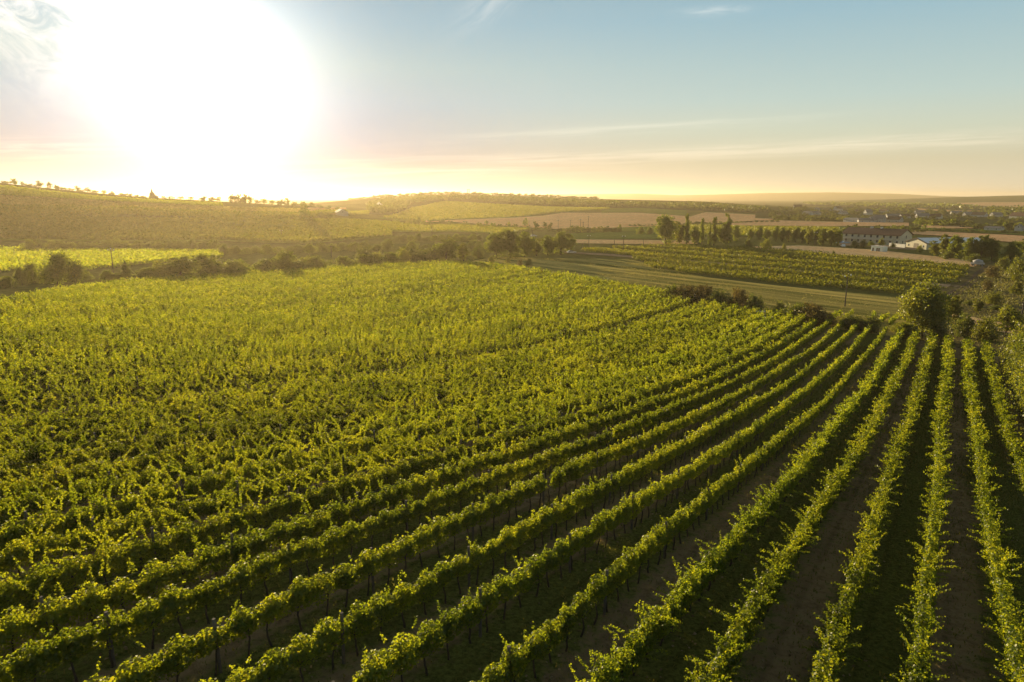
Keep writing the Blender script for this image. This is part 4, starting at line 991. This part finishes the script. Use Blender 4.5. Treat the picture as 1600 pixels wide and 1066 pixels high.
# low white wall between them
pa, pb = P(1389, 386), P(1414, 388.5); a3 = math.atan2(*(pb - pa)[1::-1]); Lw = float(np.hypot(*(pb - pa)[:2]))
r_ = empty('boundary_wall', pa, a3, 'low white boundary wall between guest house and hall', 'wall')
b = MB(); b.box(0, Lw, -.12, .12, -.4, 2.1); b.build('panel', WHITE, r_)
b = MB(); b.box(-.1, Lw + .1, -.2, .2, 2.1, 2.22); b.build('coping', GREYW, r_)
# mint hut
pa, pb = P(1360.5, 393), P(1378.5, 394.5); w_ = float(np.hypot(*(pb - pa)[:2])); a4 = math.atan2(*(pb - pa)[1::-1])
hut = empty('flat_hut', pa, a4, 'small mint-coloured flat-roofed hut with three dark doorways', 'hut')
hh = 9.2 * depth(pa) / F
b = MB(); b.box(0, w_, 0, 3.2, -.5, hh - .15); b.build('wall', MINT, hut)
b = MB(); b.box(-.15, w_ + .15, -.2, 3.4, hh - .15, hh); b.build('roof', WHITE, hut)
for xo in (.12, .47, .64):
    b = MB(); b.box(w_ * xo, w_ * xo + .85, -.06, 0, 0, hh * .68); b.build('door', DOORM, hut)

# village
VH = [(1246, 328, 13, 7, 3.6, 5, GREYW, BRNR, 'dark steep-roofed house on the village skyline, first from the poplars'), (1262, 337, 12, 7, 3, 2.6, GREYW, GRYR, 'pale grey house at the poplar end of the village'), (1274, 336, 12, 6, 3, 2, VWALL, GRYR, 'low white house next to the pale grey one'),
      (1276, 330, 10, 7, 3, 3, VWALL, GRYR, 'white-gabled house above the low white one'), (1309, 330, 18, 9, 5, 4, GREYW, BRNR, 'large dark-roofed house on the village skyline'), (1317, 336, 13, 8, 3, 3, GREYW, GRYR, 'grey house below the large dark-roofed one'),
      (1337, 333, 12, 7, 3, 2.5, CREAM, REDR, 'pinkish low house in the middle of the village'), (1356, 337, 9, 8, 5, 4, VWALL, GRYR, 'tall pale house with a steep gable in mid village'), (1333, 347, 20, 8, 2.6, 1.6, GREYW, GRYR, 'long greenhouse-like shed with grey roof at the village front'),
      (1352, 348, 14, 7, 2.6, 2, GREYW, GRYR, 'grey shed beside the long shed'), (1364, 348, 8, 7, 3.2, 3, VWALL, GRYR, 'small white cottage at the village front'), (1373, 348, 11, 8, 4, 3.6, VWALL, GRYR, 'white house with big gable at the village front'),
      (1398, 348, 13, 8, 3.4, 3, VWALL, BRNR, 'white-walled brown-roofed house at the village front'), (1396, 341, 18, 8, 3, 2.4, VWALL, GRYR, 'long white house behind the brown-roofed one'), (1413, 342, 11, 7, 3, 3, GREYW, BRNR, 'brown house at the middle of the village edge'),
      (1436, 335, 12, 7, 3, 3, VWALL, GRYR, 'white house near the straw-coloured gap'), (1441, 341, 14, 8, 3, 3, GREYW, GRYR, 'grey-roofed house below the straw-coloured gap'), (1462, 343, 12, 8, 3.4, 3, CREAM, REDR, 'cream house behind the tree belt'),
      (1494, 336, 14, 8, 3, 3, VWALL, GRYR, 'white house on the far village edge, first of two'), (1513, 338, 16, 8, 3, 3, VWALL, GRYR, 'wide white house on the far village edge'), (1530, 340, 16, 9, 3.4, 3.4, GREYW, BRNR, 'dark roof in the far part of the village'),
      (1556, 340, 12, 8, 3.6, 3, VWALL, GRYR, 'pale house in the far part of the village'), (1594, 343, 20, 10, 4, 4, CREAM, REDR, 'big red-roofed house at the village end'), (1553, 361, 12, 6, 2.4, 1, VWALL, GRYR, 'white flat shed in the trees beyond the stubble'), (1592, 361, 7, 5, 3, 2, VWALL, GRYR, 'small white chapel-like hut beyond the stubble'),
      (1381, 333, 14, 8, 3, 3, GREYW, BRNR, 'brown roof behind the tall pale house'), (1292, 332, 12, 7, 3, 3, GREYW, BRNR, 'brown roof between the white-gabled and the large dark house')]
for i, (x, y, L, W, hw, hr, wm, rm, lab) in enumerate(VH):
    p = P(x, y); gable_house(p, L, W, hw, hr, random.choice([1.2, 1.6, .5, 2.2]) + random.uniform(-.2, .2), wm, rm, lab, group='village houses', wins=2, chim=i % 2 == 0)
# barn on the glaring slope
p = P(533, 336.5); gable_house(p, 12, 9, 2.6, 2.4, .5, GREYW, BRNR, 'brown-roofed barn on the glaring slope', 'barn', 'barn', wins=2, chim=False)
p = P(593, 326); gable_house(p, 8, 7, 5, 3, .3, WHITE, GRYR, 'pale house among the dark woods on the hillside', 'house', 'house', wins=1)
# church on the skyline
p = at_range(238, 690); s = 690 * .89 / F
ch = empty('church', p, .3, 'slim church steeple on the skyline under the sun', 'church')
b = MB(); b.box(-2, 2, -2, 2, -2, 5.2 * s / .58 * .6); b.build('tower', STONE, ch); zt = 5.2 * s / .58 * .6
b = MB(); b.tube([(0, 0, zt), (0, 0, zt + 1), (0, 0, zt + 1.9), (0, 0, zt + 3.4), (0, 0, zt + 5.2)], [2.3, 1.7, .9, .55, .06], 8); b.build('spire', BRNR, ch)
b = MB(); b.extrude_y([(-3, -2), (3, -2), (3, 1.2), (0, 3.2), (-3, 1.2)], 2, 12); b.build('nave', STONE, ch)
# lookout on the middle hill
p = at_range(732, 1395); s = depth(p) / F
lt = empty('lookout', p, 0, 'tiny lookout tower on the middle hill crest', 'tower')
b = MB()
for sx in (-1, 1):
    for sy in (-1, 1): b.tube([(sx * 2, sy * 2, -1), (sx * 1.5, sy * 1.5, 7.5 * s)], .35, 5)
b.build('frame', POLEM, lt); b = MB(); b.box(-3, 3, -3, 3, 4.6 * s, 4.8 * s); b.box(-3.4, 3.4, -3.4, 3.4, 7.3 * s, 7.8 * s); b.build('platform', POLEM, lt)

# ------------------------------------------------------------------ poles
def pole(x, yb, yt, label, ins=0, arm=True, lean=0., p=None):
    p = P(x, yb) if p is None else p
    h = (yb - yt) * depth(p) / F
    r = empty('utility_pole', p, 0, label, 'pole'); r.rotation_euler = (0, lean, 0)
    b = MB(); b.tube([(0, 0, -.6), (0, 0, h)], [.17, .12], 8); b.build('pole', POLEM, r)
    if arm:
        b = MB(); b.box(-1., 1., -.06, .06, h - .45, h - .33); b.build('crossarm', POLEM, r)
    for k in range(ins):
        xx = (-.9, 0, .9)[k] if ins == 3 else (-.7, .7)[k]
        z0 = h - .33 if arm and ins == 2 else h - (.33 if k != 1 else 0)
        b = MB(); b.tube([(xx, 0, z0), (xx, 0, z0 + .1), (xx, 0, z0 + .22), (xx, 0, z0 + .42)], [.05, .16, .19, .06], 8); b.build('insulator', PORC, r)
    return r
pole(178, 432, 390, 'pole with three bright white insulators above the hazy hedge', 3)
pole(440, 372, 360, 'small pole catching light on the glaring slope', 2)
pole(518, 402, 384, 'thin pole in the hazy hedge below the barn', 0)
pole(872, 361, 344, 'power pole nearest the three round trees at the stubble field', 2)
pole(891, 362, 344, 'thin second power pole before the stubble field', 0)
pole(907, 362, 343, 'third power pole before the stubble field', 2)
pole(911, 362, 347, 'short power pole next to the third one', 0)
pole(919, 358, 338, 'tallest far power pole before the stubble field', 0, True)
pole(920, 385, 368, 'pole at the silver car side of the sandy strip', 2)
pole(974, 392, 369, 'pole with crossarm in the flat vines before the sandy strip', 2)
pole(910, 389, 380, 'short pale post close to the silver car', 0, False)
pole(960, 383, 375, 'thin post on the sandy strip', 0, False)
pole(1005, 384, 375, 'second thin post on the sandy strip, nearer the poplars', 0, False)
pole(1320, 480, 431, 'tall bare pole standing in the mown meadow', 2, False)
pole(1592, 518, 470, 'pole in the rough grass near the frame edge', 0, True, .02)
pole(1273, 384, 363, 'white lamp-topped pole in the tree row', 2)
pole(832, 376, 359, 'pale thin pole above the big clump', 0, False)

# ------------------------------------------------------------------ vehicles
def car(p, rz, paint, label, s=1.):
    r = empty('parked_car', p, rz, label, 'car'); r.scale = (s, s, s)
    b = MB()
    prof = [(-2.1, .35), (2.1, .35), (2.15, .62), (2.0, .82), (.95, .93), (.45, 1.42), (-1.15, 1.45), (-1.85, .98), (-2.15, .9)]
    b.extrude_y([(x, z) for x, z in prof], -.84, .84); b.build('body', paint, r)
    b = MB()
    b.extrude_y([(.86, .95), (.42, 1.36), (-1.1, 1.38), (-1.7, .98)], -.855, .855)
    b.poly([(.93, -.7, .97), (.93, .7, .97), (.50, .62, 1.39), (.50, -.62, 1.39)], [(0, 1, 2, 3)]); b.build('window', GLASSM, r)
    for x in (-1.35, 1.35):
        for y in (-.78, .78):
            b = MB(); b.tube([(x, y - .1, .32), (x, y + .1, .32)], .32, 14); w = b.build('wheel', TYRE, r)
            b = MB(); b.tube([(x, y - .115, .32), (x, y + .115, .32)], .19, 10); b.build('rim', METAL, w)
    for y in (-.6, .6):
        b = MB(); b.box(2.08, 2.17, y - .18, y + .18, .6, .76); b.build('headlight', PORC, r)
    return r
car(P(893, 396), .15, SILVER, 'silver car parked under the end tree of the big clump')
p = P(1190, 499.5); car(p, -.5, BLUEP, 'dark blue car parked at the row ends, half hidden by vines', 1.25)
car(P(1312, 380.5), .2, LBLUE, 'light blue car outside the guest house, nearest the tree row', 1.1)
car(P(1321, 381), .1, LBLUE, 'light blue car outside the guest house, next to the shrubs', 1.1)
car(P(1317, 386), 1.3, WHITEP, 'white car parked below the dirt yard of the guest house')
car(P(834, 370), .1, SILVER, 'pale car glinting behind the big clump of trees')
# hay trailer on the lane
p = P(1527, 416.5); tr = empty('farm_trailer', p, -.5, 'grey farm trailer with load standing at the lane head', 'trailer')
b = MB(); b.box(-2.2, 2.2, -1., 1., .75, .9); b.build('bed', POLEM, tr)
for y in (-1., 1.):
    b = MB(); b.box(-2.2, 2.2, min(y, y * .94), max(y, y * .94), .9, 1.45); b.build('sideboard', METAL, tr)
b = MB(); b.tube([(-1.4, 0, .85), (-1.3, 0, 1.6), (0, 0, 2.0), (1.2, 0, 1.7), (1.5, 0, .9)], [.5, .75, .85, .75, .4], 10); b.build('tarpaulin', GREYW, tr, smooth=True)
for x in (-1.4, 1.4):
    for y in (-1.05, 1.05):
        b = MB(); b.tube([(x, y - .1, .42), (x, y + .1, .42)], .42, 14); w = b.build('wheel', TYRE, tr)
        b = MB(); b.tube([(x, y - .12, .42), (x, y + .12, .42)], .22, 10); b.build('rim', METAL, w)
b = MB(); b.tube([(2.2, 0, .8), (3.6, 0, .45)], .06, 6); b.build('drawbar', POLEM, tr)

# ------------------------------------------------------------------ haze, light, sky, camera
m, nt, out = newmat('haze')
pv = N(nt, 'ShaderNodeVolumePrincipled')
pv.inputs['Color'].default_value = (1., .82, .56, 1)
pv.inputs['Density'].default_value = HAZE_D if 'HAZE_D' in globals() else 1.25e-4
pv.inputs['Anisotropy'].default_value = .6
nt.links.new(pv.outputs[0], out.inputs['Volume'])
b = MB(); b.box(-10200, 10200, -300, 10200, -2, 86)
tag(b.build('haze', m), kind='stuff')

w = bpy.data.worlds.new('World'); scn.world = w; w.use_nodes = True
nt = w.node_tree; nt.nodes.clear()
wo = N(nt, 'ShaderNodeOutputWorld'); bg = N(nt, 'ShaderNodeBackground'); bg.inputs[1].default_value = .10
sk = N(nt, 'ShaderNodeTexSky'); sk.sky_type = 'NISHITA'; sk.sun_disc = False
sk.sun_elevation = SUN_EL; sk.sun_rotation = SUN_AZ; sk.air_density = 1.0; sk.dust_density = .4; sk.ozone_density = 1.5; sk.altitude = 150
def M(op, a, b_=None, c=None):
    n = N(nt, 'ShaderNodeMath', operation=op)
    for i_, v in enumerate((a, b_, c)):
        if v is None: continue
        if hasattr(v, 'is_linked'): nt.links.new(v, n.inputs[i_])
        else: n.inputs[i_].default_value = v
    return n.outputs[0]
def scaled(col, k): 
    n = N(nt, 'ShaderNodeVectorMath', operation='SCALE')
    if hasattr(col, 'is_linked'): nt.links.new(col, n.inputs[0])
    else: n.inputs[0].default_value = col
    if hasattr(k, 'is_linked'): nt.links.new(k, n.inputs['Scale'])
    else: n.inputs['Scale'].default_value = k
    return n.outputs[0]
def vadd(a, b_):
    n = N(nt, 'ShaderNodeVectorMath', operation='ADD'); nt.links.new(a, n.inputs[0]); nt.links.new(b_, n.inputs[1]); return n.outputs[0]
tc = N(nt, 'ShaderNodeTexCoord'); sp = N(nt, 'ShaderNodeSeparateXYZ'); nt.links.new(tc.outputs['Generated'], sp.inputs[0])
zc = M('MAXIMUM', sp.outputs[2], 0.)
# evening air: peach at the horizon through pale green-blue to blue
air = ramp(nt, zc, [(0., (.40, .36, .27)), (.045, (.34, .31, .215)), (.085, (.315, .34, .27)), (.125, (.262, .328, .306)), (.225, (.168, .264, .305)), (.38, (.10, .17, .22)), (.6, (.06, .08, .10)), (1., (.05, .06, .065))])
sdv = (math.sin(SUN_AZ) * math.cos(SUN_EL), math.cos(SUN_AZ) * math.cos(SUN_EL), math.sin(SUN_EL))
dt = N(nt, 'ShaderNodeVectorMath', operation='DOT_PRODUCT'); nt.links.new(tc.outputs['Generated'], dt.inputs[0]); dt.inputs[1].default_value = sdv
dc = M('MAXIMUM', dt.outputs['Value'], 0.)
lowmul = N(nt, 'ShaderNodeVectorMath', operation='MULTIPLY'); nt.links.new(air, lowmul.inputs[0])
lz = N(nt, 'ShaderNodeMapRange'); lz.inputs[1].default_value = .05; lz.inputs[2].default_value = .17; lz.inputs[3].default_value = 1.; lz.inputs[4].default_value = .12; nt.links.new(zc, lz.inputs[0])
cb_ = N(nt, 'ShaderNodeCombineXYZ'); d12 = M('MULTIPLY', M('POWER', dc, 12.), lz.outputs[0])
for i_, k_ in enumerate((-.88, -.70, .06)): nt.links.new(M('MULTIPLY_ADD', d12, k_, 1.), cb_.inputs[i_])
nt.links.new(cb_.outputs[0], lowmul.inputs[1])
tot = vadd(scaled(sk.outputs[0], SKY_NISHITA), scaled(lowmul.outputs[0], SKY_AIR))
tot = vadd(tot, scaled((1., .94, .86), M('MULTIPLY', M('POWER', dc, 120.), SKY_G2)))
tot = vadd(tot, scaled((1., .95, .86), M('MULTIPLY', M('POWER', dc, 700.), 60.)))
# thin cirrus
yy = M('MAXIMUM', sp.outputs[1], .05); gx = M('DIVIDE', sp.outputs[0], yy); gz = M('DIVIDE', sp.outputs[2], yy)
def cirrus(px, py, wx, wy, tilt, sx, sz, thr, amt, seed):
    """a wisp round one direction of the sky, combed by stretched noise"""
    d = ray(px, py); cx, cz = d[0] / d[1], d[2] / d[1]; wx, wy = wx / F, wy / F
    ct, st = math.cos(tilt), math.sin(tilt)
    X = M('SUBTRACT', gx, cx); Z = M('SUBTRACT', gz, cz)
    U = M('ADD', M('MULTIPLY', X, ct), M('MULTIPLY', Z, st)); V_ = M('SUBTRACT', M('MULTIPLY', Z, ct), M('MULTIPLY', X, st))
    q = M('ADD', M('POWER', M('ABSOLUTE', M('DIVIDE', U, wx)), 2.), M('POWER', M('ABSOLUTE', M('DIVIDE', V_, wy)), 2.))
    msk = M('POWER', 2.718, M('MULTIPLY', q, -1.))
    cb = N(nt, 'ShaderNodeCombineXYZ'); nt.links.new(M('MULTIPLY', U, sx), cb.inputs[0]); nt.links.new(M('MULTIPLY', V_, sz), cb.inputs[1]); cb.inputs[2].default_value = seed
    nz = N(nt, 'ShaderNodeTexNoise'); nz.inputs['Scale'].default_value = 1.; nz.inputs['Detail'].default_value = 6; nz.inputs['Roughness'].default_value = .6; nz.inputs['Distortion'].default_value = .6
    nt.links.new(cb.outputs[0], nz.inputs['Vector'])
    a = N(nt, 'ShaderNodeMapRange'); a.interpolation_type = 'SMOOTHSTEP'; a.inputs[1].default_value = thr; a.inputs[2].default_value = thr + .35; nt.links.new(nz.outputs[0], a.inputs[0])
    return M('MULTIPLY', M('MULTIPLY', a.outputs[0], msk), amt)
CL = [cirrus(110, 18, 150, 80, -.35, 14, 30, .34, 2.6, 1.), cirrus(765, 8, 50, 18, .55, 14, 60, .3, .35, 4.), cirrus(1120, 17, 45, 6, .05, 20, 90, .3, .45, 7.),
      cirrus(1250, 232, 520, 9, .045, 5, 130, .30, .42, 2.), cirrus(950, 203, 260, 7, .06, 6, 140, .32, .30, 11.), cirrus(680, 262, 260, 18, .03, 5, 110, .38, .45, 5.), cirrus(60, 232, 120, 16, .0, 7, 100, .36, .5, 8.), cirrus(1450, 215, 260, 10, .05, 5, 110, .36, .22, 13.)]
acc = CL[0]
for c_ in CL[1:]: acc = M('ADD', acc, c_)
tot = vadd(tot, scaled((.62, .47, .36), M('MULTIPLY', acc, SKY_CLOUD)))
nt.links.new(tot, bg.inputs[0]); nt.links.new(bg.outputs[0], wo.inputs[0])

L = bpy.data.lights.new('sun', 'SUN'); L.energy = 5.0; L.angle = math.radians(.55); L.color = (1., .78, .43)
lo = bpy.data.objects.new('sun', L); COL.objects.link(lo)
sd = Vector((math.sin(SUN_AZ) * math.cos(SUN_EL), math.cos(SUN_AZ) * math.cos(SUN_EL), math.sin(SUN_EL)))
lo.rotation_euler = sd.to_track_quat('Z', 'Y').to_euler(); lo.location = (0, 0, 200)

cam = bpy.data.cameras.new('camera'); cam.lens = 24; cam.sensor_width = 36; cam.clip_start = .5; cam.clip_end = 40000
co = bpy.data.objects.new('camera', cam); COL.objects.link(co)
co.location = (0, 0, CAMZ); co.rotation_euler = (math.pi / 2 - PITCH, 0, 0)
scn.camera = co
scn.view_settings.view_transform = 'Standard'; scn.view_settings.look = 'None'; scn.view_settings.exposure = .95; scn.view_settings.gamma = 1
cy = scn.cycles
cy.max_bounces = 6; cy.diffuse_bounces = 3; cy.glossy_bounces = 2; cy.transmission_bounces = 4; cy.volume_bounces = 0; cy.transparent_max_bounces = 4
cy.use_denoising = True
cy.sample_clamp_indirect = 6
